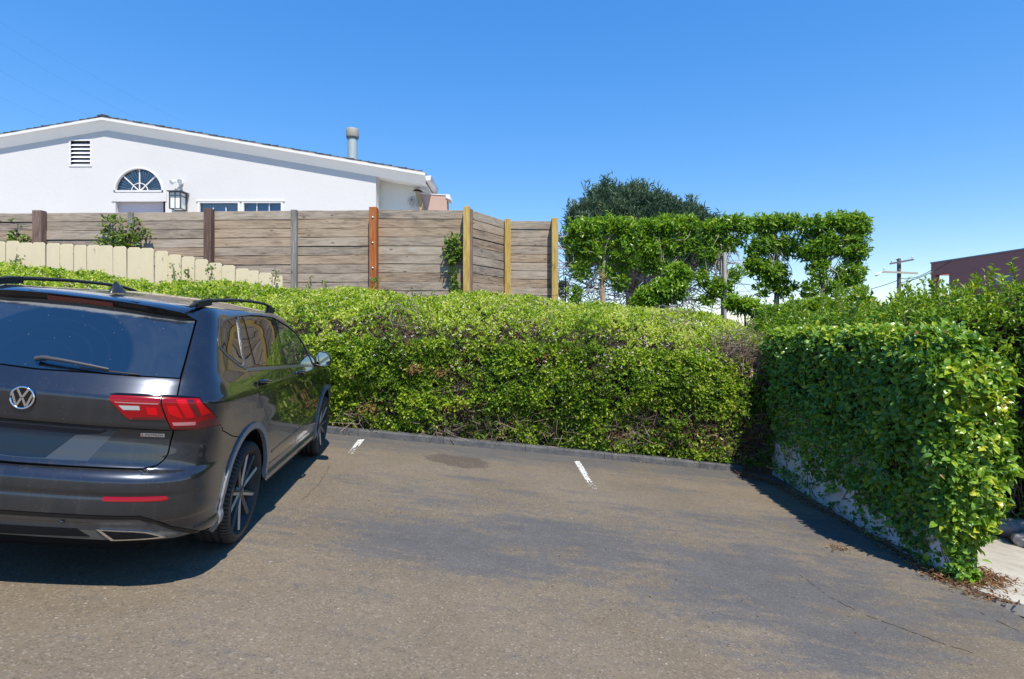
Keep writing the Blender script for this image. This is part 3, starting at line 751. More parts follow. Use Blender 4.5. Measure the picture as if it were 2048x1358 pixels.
def wire(name, a, b, sag, r, label, group=None):
    a, b = Vector(a), Vector(b); pts = [a.lerp(b, k / 20) - Vector((0, 0, sag * 4 * (k / 20) * (1 - k / 20))) for k in range(21)]
    return tag(MB().tube(pts, r, 5).build(name, wire_m), label, 'wire', group)
wire('service_wire', at(1797, 556, YU), at(1862, 541, y_l), .3, .03, 'thin cable slung from the utility pole to the red building corner')
wire('service_wire', at(1797, 560, YU), at(1640, 585, 60), .5, .03, 'thin cable running left from the pole behind the trained trees')
wire('service_wire', at(1797, 566, YU), at(1905, 520, 42), .3, .03, 'thin cable dropping past the red building opening')
for k, (a, b) in enumerate([((-40, 60), (330, 262)), ((-40, 118), (260, 262)), ((-40, 172), (180, 262)), ((-40, 20), (420, 268))]):
    wire('overhead_wire', at(*a, 60), at(*b, 85), .6, .004, ['second highest faint overhead wire above the house roof', 'third faint overhead wire down, above the house roof', 'lowest faint overhead wire, closest to the house roof', 'highest faint overhead wire crossing the sky above the house'][k], 'overhead wires above the house')
# thin black metal fence behind the planks
YB = 15.0; bf = empty('metal_fence', (at(1131, 0, YB).x, YB, -1), 'thin black metal fence just right of the last yellow post', 'fence')
blk = simple('black_metal_material', (.02, .02, .022), .45, .3)
for px in (1131, 1205, 1290):
    MB().tube([(at(px, 0, YB).x, YB, -1.2), at(px, 553, YB)], .018, 8).build('post', blk, bf)
MB().tube([at(1095, 566, YB), at(1131, 570, YB), at(1300, 588, YB)], .012, 6).build('rail', blk, bf)
for k, (a, b) in enumerate([((1180, 590), (1260, 582)), ((1358, 596), (1470, 604)), ((1255, 573), (1300, 583))]):
    wire('strand_wire', at(*a, 14.6), at(*b, 14.6), .02, .006, ['short grey wire beside the leftmost trained tree trunk', 'long slack grey wire passing the grey stake of the third trained tree', 'grey wire running from the first to the second trained tree'][k], 'wires between the trained trees')
# ================================================================ foliage tools
T_LO = (np.array([(0,0,0),(.5,.45,.12),(0,1,-.05),(-.5,.45,.12)], float), np.array([(0,1,2),(0,2,3)]))
T_MID = (np.array([(0,0,0),(.5,.42,.14),(0,1,-.12),(-.5,.42,.14),(0,.48,0.03)], float), np.array([(0,1,4),(0,4,3),(1,2,4),(4,2,3)]))
T_HI = (np.array([(0,0,0),(.40,.25,.10),(.48,.55,.13),(.26,.85,.02),(0,1,-.14),(-.26,.85,.02),(-.48,.55,.13),(-.40,.25,.10),(0,.3,.03),(0,.68,.02)], float),
        np.array([(0,1,8),(0,8,7),(1,2,8),(2,9,8),(8,9,6),(8,6,7),(2,3,9),(3,4,9),(9,4,5),(9,5,6)]))
def unit(a): return a / np.maximum(np.linalg.norm(a, axis=-1, keepdims=True), 1e-9)
def leaves_geo(P, D, N, L, W, tpl):
    D = unit(D); N = unit(N - (N * D).sum(1, keepdims=True) * D); B = np.cross(D, N)
    tv, tf = tpl; n = len(P); k = len(tv)
    L = np.broadcast_to(L, n)[:, None, None]; W = np.broadcast_to(W, n)[:, None, None]
    V = P[:, None, :] + B[:, None, :] * tv[None, :, 0:1] * W + D[:, None, :] * tv[None, :, 1:2] * L + N[:, None, :] * tv[None, :, 2:3] * L
    Fc = tf[None] + (np.arange(n) * k)[:, None, None]
    return V.reshape(-1, 3), Fc.reshape(-1, 3), k
def leaves_obj(name, P, D, N, L, W, rnd, tpl, mat, parent):
    V, Fc, k = leaves_geo(P, D, N, L, W, tpl)
    o = np_mesh(name, V, Fc, mat, parent, {'rnd': np.repeat(np.clip(rnd, 0, 1), k)})
    tag(o, kind='stuff'); return o
def rosettes(C, A, n, spread, rng, crnd, lrnd=.25, jit=.01):
    """n leaves round every tip C with axis A -> base, direction, normal, rnd"""
    m = len(C); A = unit(A)
    ref = unit(rng.normal(size=(m, 3))); X = unit(np.cross(A, ref)); Y = np.cross(A, X)
    ph = rng.uniform(0, 6.283, (m, 1)) + np.arange(n)[None] * 2.4 + rng.normal(0, .25, (m, n))
    ti = np.clip(rng.normal(spread, .28, (m, n)), .05, 1.9)
    D = A[:, None] * np.cos(ti)[..., None] + (X[:, None] * np.cos(ph)[..., None] + Y[:, None] * np.sin(ph)[..., None]) * np.sin(ti)[..., None]
    N = A[:, None] + rng.normal(0, .25, (m, n, 3))
    P = C[:, None] + rng.normal(0, jit, (m, n, 3)) - A[:, None] * (np.arange(n)[None, :, None] * jit * .8)
    r = crnd[:, None] + rng.normal(0, lrnd, (m, n))
    return P.reshape(-1, 3), D.reshape(-1, 3), N.reshape(-1, 3), r.ravel()
def twigs_obj(name, P0, P1, r0, r1, mat, parent, bend=.08, rng=RNG, stuff=True):
    """three sided twigs, each with one bend"""
    n = len(P0); M = (P0 + P1) / 2 + rng.normal(0, 1, (n, 3)) * bend * np.linalg.norm(P1 - P0, axis=1, keepdims=True)
    d = unit(P1 - P0); ref = unit(rng.normal(size=(n, 3))); X = unit(np.cross(d, ref)); Y = np.cross(d, X)
    r0 = np.broadcast_to(r0, n)[:, None]; r1 = np.broadcast_to(r1, n)[:, None]
    rings = []
    for P, r in ((P0, r0), (M, (r0 + r1) / 2), (P1, r1)):
        for k in range(3):
            a = 2.0944 * k; rings.append(P + (X * math.cos(a) + Y * math.sin(a)) * r)
    V = np.stack(rings, 1)
    f = np.array([(i * 3 + k, i * 3 + (k + 1) % 3, i * 3 + 3 + (k + 1) % 3, i * 3 + 3 + k) for i in range(2) for k in range(3)])
    Fc = (f[None] + (np.arange(n) * 9)[:, None, None]).reshape(-1, 4)
    o = np_mesh(name, V.reshape(-1, 3), Fc, mat, parent, {'rnd': np.repeat(rng.uniform(0, 1, n), 9)})
    if stuff: tag(o, kind='stuff')
    return o
class Wave:
    """smooth random field in 2 or 3 dimensions"""
    def __init__(s, scale, seed, dim=2, n=14):
        r = np.random.default_rng(seed); s.k = r.normal(0, 1, (n, dim)) * (6.283 / scale) * .6; s.p = r.uniform(0, 6.283, n); s.n = n
    def __call__(s, *x): return np.sin(np.stack(x, -1) @ s.k.T + s.p).sum(-1) / math.sqrt(s.n)

twig_m = NT('dry_twig_material'); _c = twig_m.ramp(twig_m.attr('rnd'), [(0, (.09, .065, .045)), (.4, (.17, .13, .10)), (.75, (.28, .235, .19)), (1, (.32, .18, .10))]); twig_m.pbsdf(_c, .85, 0, .2)
bark_m = simple('bark_material', (.20, .165, .13), .9, var=.4, scale=9, bump=.5)
bark_pale = simple('pale_bark_material', (.34, .30, .25), .9, var=.35, scale=9, bump=.4)
core_m = simple('shade_hull_material', (.040, .034, .022), 1.0, var=.5, scale=10, spec=0.05)  # near-black hull colour that paints the shade inside foliage
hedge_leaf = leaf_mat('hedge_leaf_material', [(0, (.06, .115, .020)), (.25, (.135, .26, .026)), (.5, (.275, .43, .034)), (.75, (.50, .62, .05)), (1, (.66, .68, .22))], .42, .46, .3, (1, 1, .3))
dry_leaf = leaf_mat('dry_leaf_material', [(0, (.10, .055, .03)), (.4, (.24, .12, .055)), (.7, (.34, .19, .09)), (1, (.30, .24, .15))], .7, .25, .15, (1, .8, .6))
flower_m = simple('faded_flower_material', (.52, .46, .40), .8, var=.3, scale=30)
ivy_leaf = leaf_mat('ivy_leaf_material', [(0, (.05, .145, .034)), (.35, (.12, .26, .036)), (.65, (.22, .37, .030)), (.88, (.38, .48, .030)), (1, (.52, .52, .05))], .30, .34, .5)
ficus_leaf = leaf_mat('ficus_leaf_material', [(0, (.055, .14, .018)), (.4, (.15, .30, .022)), (.75, (.29, .45, .028)), (1, (.42, .52, .04))], .33, .40, .45)
shrub_leaf = leaf_mat('shrub_leaf_material', [(0, (.045, .12, .016)), (.35, (.12, .25, .020)), (.65, (.24, .38, .022)), (.9, (.36, .46, .026)), (1, (.46, .48, .05))], .34, .40, .45)
pine_leaf = leaf_mat('pine_needle_material', [(0, (.055, .10, .065)), (.4, (.11, .175, .10)), (.75, (.17, .245, .13)), (1, (.26, .28, .14))], .55, .12, .3, (1, 1, .8))

# ================================================================ the clipped hedge
hedge = empty('hedge', (0, 9.4, gz(0, 9.4)), 'long clipped hedge along the kerb with a bright green top and bare twigs low down', 'hedge')
HX0, HX1 = -11.5, 4.50
H_CREST = ([-11.5, -8.5, -4.2, -2.0, .7, 3.2, 3.9, 4.5], [1.12, .97, .66, .58, .46, .30, .16, -.05])
crest = lambda x: np.interp(x, *H_CREST)
hz_w = Wave(1.1, 1); hz_w2 = Wave(.35, 2); hz_w3 = Wave(2.6, 3)
# profile across the hedge: (inward distance, height code) bottom front -> top -> back
def hedge_pt(x, s):
    """s 0..1 up the front face, 1..2 over the dome, returns xyz"""
    yf = kerb_y(x) + .12; zg = gz(x, yf) + .06; zc = crest(x); zs = zc - .74
    a = np.clip(s, 0, 1); b = np.clip(s - 1, 0, 1)
    zface = zg + (zs - zg) * a
    lean = -.17 * np.sin(np.pi * np.clip(a, 0, 1) * .62) + .02
    t = b
    yd = lean + (t * 2.35) ** 1.0 - .10 * np.sin(np.pi * np.clip(t * 3, 0, 1))
    zd = .74 * np.interp(t, [0, .06, .14, .3, .5, .75, .9, 1], [0, .20, .36, .60, .82, .98, 1.0, .80])
    wv = .055 * hz_w(x, s * 2.0) + .03 * hz_w2(x, s * 2.0) + .05 * hz_w3(x, s * 2)
    endr = np.clip((x - (HX1 - .5)) / .5, 0, 1); end = .38 * (1 - np.sqrt(np.maximum(0, 1 - endr ** 2)))
    y = yf + yd * (1 - .0 * endr) - wv * np.cos(np.clip(t * 3, 0, 1) * 1.57) + end * (1 - t)
    z = zface + zd + wv * np.sin(np.clip(t * 3, 0, 1) * 1.57) - .25 * endr ** 2 * t
    return np.stack([x, y, z], -1)
def hedge_nrm(x, s):
    e = .02
    du = hedge_pt(x + e, s) - hedge_pt(x - e, s); dv = hedge_pt(x, s + e) - hedge_pt(x, s - e)
    return unit(np.cross(du, dv))
# bare places with twigs and dead leaves: (photo x, photo y, radius m, strength)
bare = [(915, 760, .28, .75), (925, 830, .42, .95), (800, 700, .3, .45), (1010, 855, .30, .8), (880, 870, .35, .85), (1185, 730, .22, .75), (1300, 850, .40, .85), (1420, 870, .55, .92), (1500, 880, .4, .9), (1510, 715, .42, .95), (1545, 740, .34, .95), (1470, 690, .3, .8),
        (1240, 870, .3, .8), (735, 810, .22, .7), (790, 640, .35, .45), (1075, 720, .2, .7), (1120, 860, .25, .6), (1480, 700, .3, .6), (1540, 840, .3, .7), (690, 845, .2, .5), (1060, 640, .3, .35), (1350, 640, .3, .3)]
bp = []
for (px, py, rd, k) in bare:
    y = 8.5
    for _ in range(4): p = at(px, py, y); y = float(kerb_y(p.x)) - .02 + max(0, p.z - (float(crest(p.x)) - .74)) * 1.2
    bp.append((p.x, p.z, rd, k))
rng = np.random.default_rng(21)
def hedge_sample(n, s0, s1, x0=HX0, x1=HX1): return rng.uniform(x0, x1, n), rng.uniform(s0, s1, n)
dens_w = Wave(.55, 9); dens_w2 = Wave(.22, 10)
parts = []
for (n, s0, s1, x0, x1) in ((25000, .02, 1.0, -3.6, HX1), (9000, .02, 1.0, HX0, -3.6), (20000, 1.0, 2.0, HX0, HX1)):
    x, s = hedge_sample(n, s0, s1, x0, x1); p = hedge_pt(x, s); nr = hedge_nrm(x, s)
    keep = np.ones(n); 
    for (bx, bz, rd, k) in bp: keep *= 1 - k * np.exp(-(((p[:, 0] - bx) / rd) ** 2 + ((p[:, 2] - bz) / (rd * .7)) ** 2)) * (s < 1.25)
    keep *= np.where(s < 1.1, .34 + .66 * sstep(dens_w(x, s * 1.6) + .6 * dens_w2(x, s * 1.6), -1.0, .5), .92)
    keep *= np.where(s < .16, .45 + 3 * s, 1)
    ok = rng.uniform(size=n) < keep
    parts.append((p[ok], nr[ok], s[ok], x[ok]))
C = np.concatenate([q[0] for q in parts]); NR = np.concatenate([q[1] for q in parts]); S = np.concatenate([q[2] for q in parts]); XH = np.concatenate([q[3] for q in parts])
dep = rng.exponential(.075, len(C)) - .03
C = C - NR * dep[:, None]
A = NR + np.array([0, -.05, .42]) + rng.normal(0, .38, C.shape)
top_tone = sstep(S, .75, 1.25)  # leaf tone rises from the hedge shoulder up
crn = .39 + .27 * top_tone + .10 * dens_w2(XH, S * 1.6) + .12 * dens_w(XH * .8 + 3, S) + rng.normal(0, .14, len(C))
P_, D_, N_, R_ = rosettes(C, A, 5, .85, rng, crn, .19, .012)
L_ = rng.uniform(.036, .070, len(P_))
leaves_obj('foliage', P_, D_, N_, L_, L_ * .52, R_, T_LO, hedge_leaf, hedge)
# dead leaves caught in the bare places, faded flowers on top
x, s = hedge_sample(26000, .02, 1.3, -3.6, HX1); p = hedge_pt(x, s); nr = hedge_nrm(x, s)
kk = np.full(len(x), .035)
for (bx, bz, rd, k) in bp: kk = np.maximum(kk, .85 * k * np.exp(-(((p[:, 0] - bx) / rd) ** 2 + ((p[:, 2] - bz) / (rd * .7)) ** 2)))
ok = rng.uniform(size=len(x)) < kk * .55
p = p[ok] - nr[ok] * rng.uniform(.0, .12, (ok.sum(), 1)); nr = nr[ok]
P_, D_, N_, R_ = rosettes(p, nr + rng.normal(0, .5, p.shape), 3, 1.0, rng, rng.uniform(.1, .9, len(p)), .15, .02)
leaves_obj('dead_leaves', P_, D_, N_, rng.uniform(.025, .05, len(P_)), .018, R_, T_LO, dry_leaf, hedge)
for (px, py, n) in ((1190, 748, 60), (830, 738, 60), (880, 745, 50), (1080, 715, 30), (1125, 700, 25), (735, 815, 40), (1580, 690, 20)):   # rusty dead sprays
    y = float(kerb_y(at(px, py, 8.5).x)) - .08; c = np.array(at(px, py, y))
    q = c + rng.normal(0, 1, (n, 3)) * np.array([.07, .03, .04]); 
    leaves_obj('dead_spray', q, rng.normal(0, 1, (n, 3)) + np.array([0, -.8, .1]), np.array([0, -1, .8]) + rng.normal(0, .4, (n, 3)), rng.uniform(.03, .06, n), .02, rng.uniform(.35, .75, n), T_LO, dry_leaf, hedge)
x, s = hedge_sample(1500, .7, 2.0); p = hedge_pt(x, s) + hedge_nrm(x, s) * rng.uniform(.0, .04, (1500, 1))
P_, D_, N_, R_ = rosettes(p, hedge_nrm(x, s) + np.array([0, 0, .3]), 4, 1.1, rng, rng.uniform(0, 1, 1500), .2, .006)
fl_ = leaves_obj('faded_flowers', P_, D_, N_, .020, .016, R_, T_LO, flower_m, hedge)
# twigs: a fine tangle everywhere, coarse grey branches in the bare places
x, s = hedge_sample(9000, .02, 1.15, -3.6, HX1); p = hedge_pt(x, s); nr = hedge_nrm(x, s)
d = nr * rng.uniform(.1, .8, (len(x), 1)) + rng.normal(0, .6, p.shape) + np.array([0, 0, .5]); L = rng.uniform(.06, .22, (len(x), 1))
p0 = p - nr * rng.uniform(.06, .2, (len(x), 1))
t1 = twigs_obj('twigs', p0, p0 + unit(d) * L, .0028, .0012, twig_m.m, hedge, .12, rng)
q0, q1, rr_ = [], [], []
for (bx, bz, rd, k) in bp:
    n = int(120 * rd / .3 * k)
    xx = bx + rng.normal(0, rd * .75, n); xx = np.clip(xx, -3.5, HX1); zz = bz + rng.normal(0, rd * .5, n)
    yy = kerb_y(xx) + rng.uniform(-.08, .2, n) + .10
    a = np.stack([xx, yy, np.maximum(zz, gz(xx, yy) + .03)], -1)
    dd = unit(rng.normal(0, 1, (n, 3)) * np.array([1, .45, .8])); ln = rng.uniform(.12, .5, (n, 1))
    q0.append(a - dd * ln / 2); q1.append(a + dd * ln / 2); rr_.append(rng.uniform(.0025, .006, n))
q0 = np.concatenate(q0); q1 = np.concatenate(q1); rr_ = np.concatenate(rr_)
twigs_obj('bare_branches', q0, q1, rr_, rr_ * .5, twig_m.m, hedge, .16, rng)
# stems rising from the bed
n = 150; xx = rng.uniform(-3.4, 4.0, n); yy = kerb_y(xx) + rng.uniform(.25, .6, n)
a = np.stack([xx, yy, gz(xx, yy)], -1); b = a + np.stack([rng.normal(0, .25, n), rng.uniform(-.3, .25, n), rng.uniform(.5, 1.2, n)], -1)
twigs_obj('stems', a, b, .014, .006, bark_m, hedge, .12, rng)
# dark inner hull, coloured so gaps between leaves read as shade
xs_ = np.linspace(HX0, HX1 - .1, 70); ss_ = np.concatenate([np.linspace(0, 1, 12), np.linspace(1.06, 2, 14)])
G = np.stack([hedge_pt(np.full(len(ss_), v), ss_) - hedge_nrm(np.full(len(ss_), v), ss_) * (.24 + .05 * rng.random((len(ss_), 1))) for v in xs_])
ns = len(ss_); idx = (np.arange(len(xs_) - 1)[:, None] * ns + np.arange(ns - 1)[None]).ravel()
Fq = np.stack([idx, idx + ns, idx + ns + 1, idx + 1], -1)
np_mesh('shade_hull', G.reshape(-1, 3), Fq, core_m, hedge)
# litter along the kerb foot and the wall
def litter(name, pts, spread, n, mat, seed, label=None, up=.012, size=(.018, .05)):
    r = np.random.default_rng(seed); P = [gpt(*p) for p in pts]; seg_ = r.integers(0, max(1, len(P) - 1), n); t = r.uniform(0, 1, n)
    A_ = np.array(P); B_ = A_[np.minimum(seg_ + 1, len(P) - 1)]; A_ = A_[seg_]
    q = A_ + (B_ - A_) * t[:, None] + r.normal(0, 1, (n, 3)) * np.array([spread, spread, 0])
    q[:, 2] = gz(q[:, 0], q[:, 1]) + .008 + np.abs(r.normal(0, up, n))
    dd = r.normal(0, 1, (n, 3)) * np.array([1, 1, .25])
    return leaves_obj(name, q, dd, np.array([0, 0, 1.]) + r.normal(0, .5, (n, 3)), r.uniform(*size, n), r.uniform(.006, .02, n), r.uniform(0, 1, n), T_LO, mat, None)
litter('leaf_litter', [(660, 862), (900, 884), (1140, 905), (1300, 925), (1480, 938)], .07, 1100, dry_leaf, 5)
litter('leaf_litter', [(1480, 950), (1540, 965), (1640, 1020), (1770, 1090), (1890, 1165)], .055, 1900, dry_leaf, 6, up=.025)
litter('leaf_litter', [(1890, 1160), (1950, 1165), (1975, 1150)], .10, 1500, dry_leaf, 7, up=.02, size=(.02, .07))
litter('leaf_litter', [(1920, 1185), (1990, 1200), (2020, 1207)], .05, 150, dry_leaf, 8)
litter('leaf_litter', [(1670, 1098), (1690, 1100)], .04, 60, dry_leaf, 9)
litter('leaf_litter', [(700, 930), (1200, 1100), (1700, 1250), (1000, 1300)], .5, 90, dry_leaf, 10, up=.002, size=(.008, .02))

# ================================================================ ivy covered wall
WA, WB_ = Vector((3.86, 5.06, 0)), Vector((4.14, 9.15, 0))    # left face line, near -> far
wall_o = empty('garden_wall', (4.0, 7, gz(4, 7)), 'low white plastered garden wall showing beneath the ivy at the car park edge', 'wall')
wl = MB(); d_ = (WB_ - WA).normalized(); s_ = Vector((d_.y, -d_.x, 0))
q = [WA + s_ * 0, WA + s_ * .2, WB_ + s_ * .2, WB_]
vs = [Vector((p.x, p.y, gz(p.x, p.y) - .15)) for p in q] + [Vector((p.x, p.y, -.26)) for p in q]
wl.add(vs, [(0, 3, 2, 1), (4, 5, 6, 7), (0, 1, 5, 4), (1, 2, 6, 5), (2, 3, 7, 6), (3, 0, 4, 7)])
wpl = NT('wall_plaster_material'); _v = wpl.obj(); _c = wpl.mix(wpl.noise(_v, 4, 6, .7), (.74, .68, .66), (.84, .80, .79)); _c = wpl.mix(wpl.rng(wpl.noise(_v, 11, 5), .60, .72, 0, .7), _c, (.34, .28, .23)); wpl.pbsdf(_c, .9, 0, .2, wpl.bump(wpl.noise(_v, 30, 5), .6, .01))
wl.build('plaster', wpl.m, wall_o)

ivy = empty('ivy', (4.0, 7, -1), 'dark glossy climbing fig draped over the white wall, sunlit at its near end', 'ivy')
rng = np.random.default_rng(31)
IW = Wave(.5, 41, 2); IW2 = Wave(.2, 42, 2)
HT = lambda y: -.10 - .08 * sstep(y, 6, 9)
def ivy_sample(n):
    """points on left face, rounded near end, right face and top, with normals"""
    out = []
    u = rng.uniform(0, 1, n); h = rng.uniform(0, 1, n)
    kind = rng.choice(4, n, p=[.48, .22, .11, .19])
    P = np.zeros((n, 3)); N = np.zeros((n, 3))
    ya, yb = WA.y, WB_.y
    for k in range(4):
        i = kind == k; m = i.sum(); uu, hh = u[i], h[i]
        if k == 0:
            uu = uu ** 1.45 - .02; y = ya + (yb - ya) * uu; x0 = WA.x + (WB_.x - WA.x) * uu; zg = gz(x0, y); z = zg + (HT(y) - zg) * hh
            off = .04 + .15 * sstep(hh, .05, .95) - .10 * sstep(hh, .93, 1)
            P[i] = np.stack([x0 - off, y, z], -1); N[i] = np.array([-1, -.1, .15])
        elif k == 1:
            a = np.pi * uu; z0 = gz(4.0, ya); z = z0 + (HT(ya) - z0) * hh
            bul = sstep(hh, .02, .62) * (1 - .75 * sstep(hh, .78, 1.0))
            xl = WA.x - .04 - .14 * sstep(hh, .05, .95); xr = WA.x + .20 + .03 + .22 * bul
            c = (xl + xr) / 2; r = (xr - xl) / 2
            P[i] = np.stack([c - np.cos(a) * r, ya - np.sin(a) * (.05 + .14 * bul), z], -1); N[i] = np.stack([-np.cos(a), -np.sin(a) * .9, .15 + 0 * a], -1)
        elif k == 2:
            y = ya + (yb - ya) * uu; x0 = WA.x + .2 + (WB_.x - WA.x) * uu; zg = gz(x0, y); z = zg + (HT(y) - zg) * (.1 + .9 * hh)
            bul = sstep(hh, .02, .62) * (1 - .75 * sstep(hh, .78, 1.0))
            P[i] = np.stack([x0 + .03 + .22 * bul, y, z], -1); N[i] = np.array([1, -.1, .2])
        else:
            y = ya - .10 + (yb - ya) * uu; x0 = WA.x - .15 + (WB_.x - WA.x) * uu + hh * .48
            P[i] = np.stack([x0, y, HT(y) + .05 * np.sin(np.pi * hh) + 0 * y], -1); N[i] = np.array([0, -.1, 1])
    wv = .05 * IW(P[:, 1] * 1.0, P[:, 2]) + .025 * IW2(P[:, 1], P[:, 2] + P[:, 0])
    N = unit(N); P = P + N * wv[:, None]
    return P, N, kind, h
P0, N0, KD, HH = ivy_sample(9600)
hg = P0[:, 2] - gz(P0[:, 0], P0[:, 1])
bare_h = np.interp(P0[:, 1], [5.0, 5.5, 6.2, 7.2, 8.2, 9.0], [0, .10, .30, .50, .62, .66]) + .16 * IW2(P0[:, 1] * 1.3, hg)
keep = np.where(KD == 0, np.where(hg < bare_h, .27 + .25 * sstep(hg, bare_h - .25, bare_h), 1.0), 1.0)
keep = np.where((KD == 1) & (hg < .25), .75, keep)
ok = rng.uniform(size=len(P0)) < keep
P0, N0, KD, HH, hg = P0[ok], N0[ok], KD[ok], HH[ok], hg[ok]
C = P0 - N0 * rng.exponential(.05, (len(P0), 1)) + N0 * .02
A = N0 + np.array([0, -.15, .35]) + rng.normal(0, .45, C.shape)
crn = .40 + .10 * IW2(C[:, 1] * 1.2, C[:, 2] + 5) + .22 * ((KD == 1) | (KD == 3)) + rng.normal(0, .12, len(C))  # near end and top leaves toned lighter, as if sunlit
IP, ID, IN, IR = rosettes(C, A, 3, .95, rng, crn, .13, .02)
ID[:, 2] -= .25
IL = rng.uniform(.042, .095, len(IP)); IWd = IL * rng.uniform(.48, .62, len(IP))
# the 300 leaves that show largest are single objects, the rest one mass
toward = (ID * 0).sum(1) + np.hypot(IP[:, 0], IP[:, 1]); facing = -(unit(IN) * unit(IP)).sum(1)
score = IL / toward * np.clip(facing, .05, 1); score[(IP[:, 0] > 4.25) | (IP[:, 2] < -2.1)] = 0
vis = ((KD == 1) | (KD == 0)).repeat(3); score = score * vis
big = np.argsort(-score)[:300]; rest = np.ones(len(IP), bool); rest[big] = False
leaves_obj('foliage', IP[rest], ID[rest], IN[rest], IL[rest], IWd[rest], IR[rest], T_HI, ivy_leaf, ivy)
sel_ = rng.integers(0, len(IP), 170); leaves_obj('dead_leaves', IP[sel_] + unit(IN[sel_]) * .02, ID[sel_] + np.array([0, 0, -.8]), IN[sel_], rng.uniform(.04, .08, 170), .028, rng.uniform(0, 1, 170), T_MID, dry_leaf, ivy)
lmesh = []
for v in range(6):
    tv, tf = T_HI; me = bpy.data.meshes.new('leaf'); w_ = .5 + .03 * v
    me.from_pydata([(a * w_, b, c * (.7 + .15 * v)) for a, b, c in tv], [], [tuple(int(q) for q in f) for f in tf]); at_ = me.attributes.new('rnd', 'FLOAT', 'POINT'); at_.data.foreach_set('value', np.full(len(tv), [.25, .35, .45, .55, .7, .85][v], np.float32)); me.materials.append(ivy_leaf); lmesh.append(me)
for i in big:
    D = Vector(ID[i]).normalized(); N = Vector(IN[i]); N = (N - N.dot(D) * D).normalized(); B = D.cross(N)
    v = int(np.clip(np.searchsorted([.3, .4, .5, .62, .78], IR[i]), 0, 5))
    o = bpy.data.objects.new('leaf', lmesh[v]); link(o, ivy)
    L = float(IL[i]); M_ = Matrix((B, D, N)).transposed().to_4x4(); M_.translation = Vector(IP[i]) - Vector(ivy.location)
    o.matrix_basis = M_ @ Matrix.Scale(L, 4)
# stems creeping over the plaster
n = 170; uu = rng.uniform(0, 1, n); y = WA.y + (WB_.y - WA.y) * uu; x0 = WA.x + (WB_.x - WA.x) * uu; zz = gz(x0, y) + rng.uniform(0, 1.0, n)
a = np.stack([x0 - .012, y, zz], -1); b = a + np.stack([rng.uniform(-.03, .0, n), rng.normal(0, .16, n), rng.uniform(.05, .4, n)], -1)
twigs_obj('stems', a, b, .006, .003, twig_m.m, ivy, .12, rng)
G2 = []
for y in np.linspace(WA.y + .12, WB_.y, 14):       # dark hull painting the shade between leaves and wall, above the bare plaster
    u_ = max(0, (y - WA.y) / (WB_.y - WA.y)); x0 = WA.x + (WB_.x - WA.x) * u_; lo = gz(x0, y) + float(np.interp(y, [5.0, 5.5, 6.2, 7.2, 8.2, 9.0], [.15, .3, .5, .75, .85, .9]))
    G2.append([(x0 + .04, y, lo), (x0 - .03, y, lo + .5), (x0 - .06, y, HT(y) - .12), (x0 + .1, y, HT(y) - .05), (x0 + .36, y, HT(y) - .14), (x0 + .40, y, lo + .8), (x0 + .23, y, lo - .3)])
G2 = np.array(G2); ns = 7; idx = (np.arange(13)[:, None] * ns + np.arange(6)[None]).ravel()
np_mesh('ivy_shade_hull', G2.reshape(-1, 3), np.stack([idx, idx + ns, idx + ns + 1, idx + 1], -1), core_m, ivy)
# trailing tip of ivy on the ground by the wall end
c = np.array(gpt(1915, 1150)) + np.array([0, 0, .10]); q = c + rng.normal(0, 1, (26, 3)) * np.array([.09, .05, .06])
leaves_obj('trailing_leaves', q, rng.normal(0, 1, (26, 3)) + np.array([.2, -.6, .2]), np.array([0, -.3, 1]) + rng.normal(0, .3, (26, 3)), .085, .05, rng.uniform(.5, .95, 26), T_HI, ivy_leaf, ivy)

# ================================================================ big shrub right of the wall
shrub = empty('shrub', (6.3, 8.5, gz(6.3, 8.5)), 'broad glossy shrub hedge with upright shoots behind the ivy wall', 'shrub')
rng = np.random.default_rng(51)
SW = Wave(1.0, 61, 2); SW2 = Wave(.4, 62, 2)
# plan outline of the mass (left face then round the near side)
OUT = np.array([(5.3, 13.0), (4.75, 11.0), (4.72, 9.0), (4.85, 7.6), (5.25, 6.85), (5.9, 6.9), (6.45, 6.4), (6.3, 5.3), (6.6, 4.4), (8.5, 4.2)])
seg_l = np.r_[0, np.cumsum(np.linalg.norm(np.diff(OUT, axis=0), axis=1))]
top_z = lambda x, y: 1.5 * sstep(x, 6.0, 6.7) * (1 - sstep(y, 5.9, 6.9)) + .16 + .22 * sstep(x / np.maximum(y, 1), .42, .85) + .09 * SW(x, y) + .04 * SW2(x, y)
def shrub_face(n):
    l = rng.uniform(0, seg_l[-1], n); h = rng.uniform(0, 1, n) ** .8
    x = np.interp(l, seg_l, OUT[:, 0]); y = np.interp(l, seg_l, OUT[:, 1])
    k = np.clip(np.searchsorted(seg_l, l) - 1, 0, len(OUT) - 2); d = OUT[k + 1] - OUT[k]; nrm = unit(np.stack([d[:, 1], -d[:, 0]], -1)) 
    zg = gz(x, y); zt = top_z(x, y); z = zg + .12 + (zt - zg - .12) * h
    off = .18 * np.sin(h * 2.6) + .08 * SW(l, z) + .05 * SW2(l, z) - .2 * sstep(h, .85, 1)
    P = np.stack([x + nrm[:, 0] * off, y + nrm[:, 1] * off, z], -1); return P, np.stack([nrm[:, 0], nrm[:, 1], .2 + 0 * x], -1)
def shrub_top(n):
    x = rng.uniform(4.5, 10.5, n); y = rng.uniform(4.3, 13.5, n)
    xb = np.interp(y, [4.3, 5.3, 6.4, 6.85, 7.6, 9, 11, 13], [6.5, 6.3, 6.3, 5.3, 4.85, 4.72, 4.75, 5.3])
    ok = x > xb - .05; x, y = x[ok], y[ok]
    z = top_z(x, y) - .25 * np.exp(-((x - xb[ok]) / .2) ** 2)
    return np.stack([x, y, z], -1), np.tile([0, -.1, 1.], (len(x), 1))
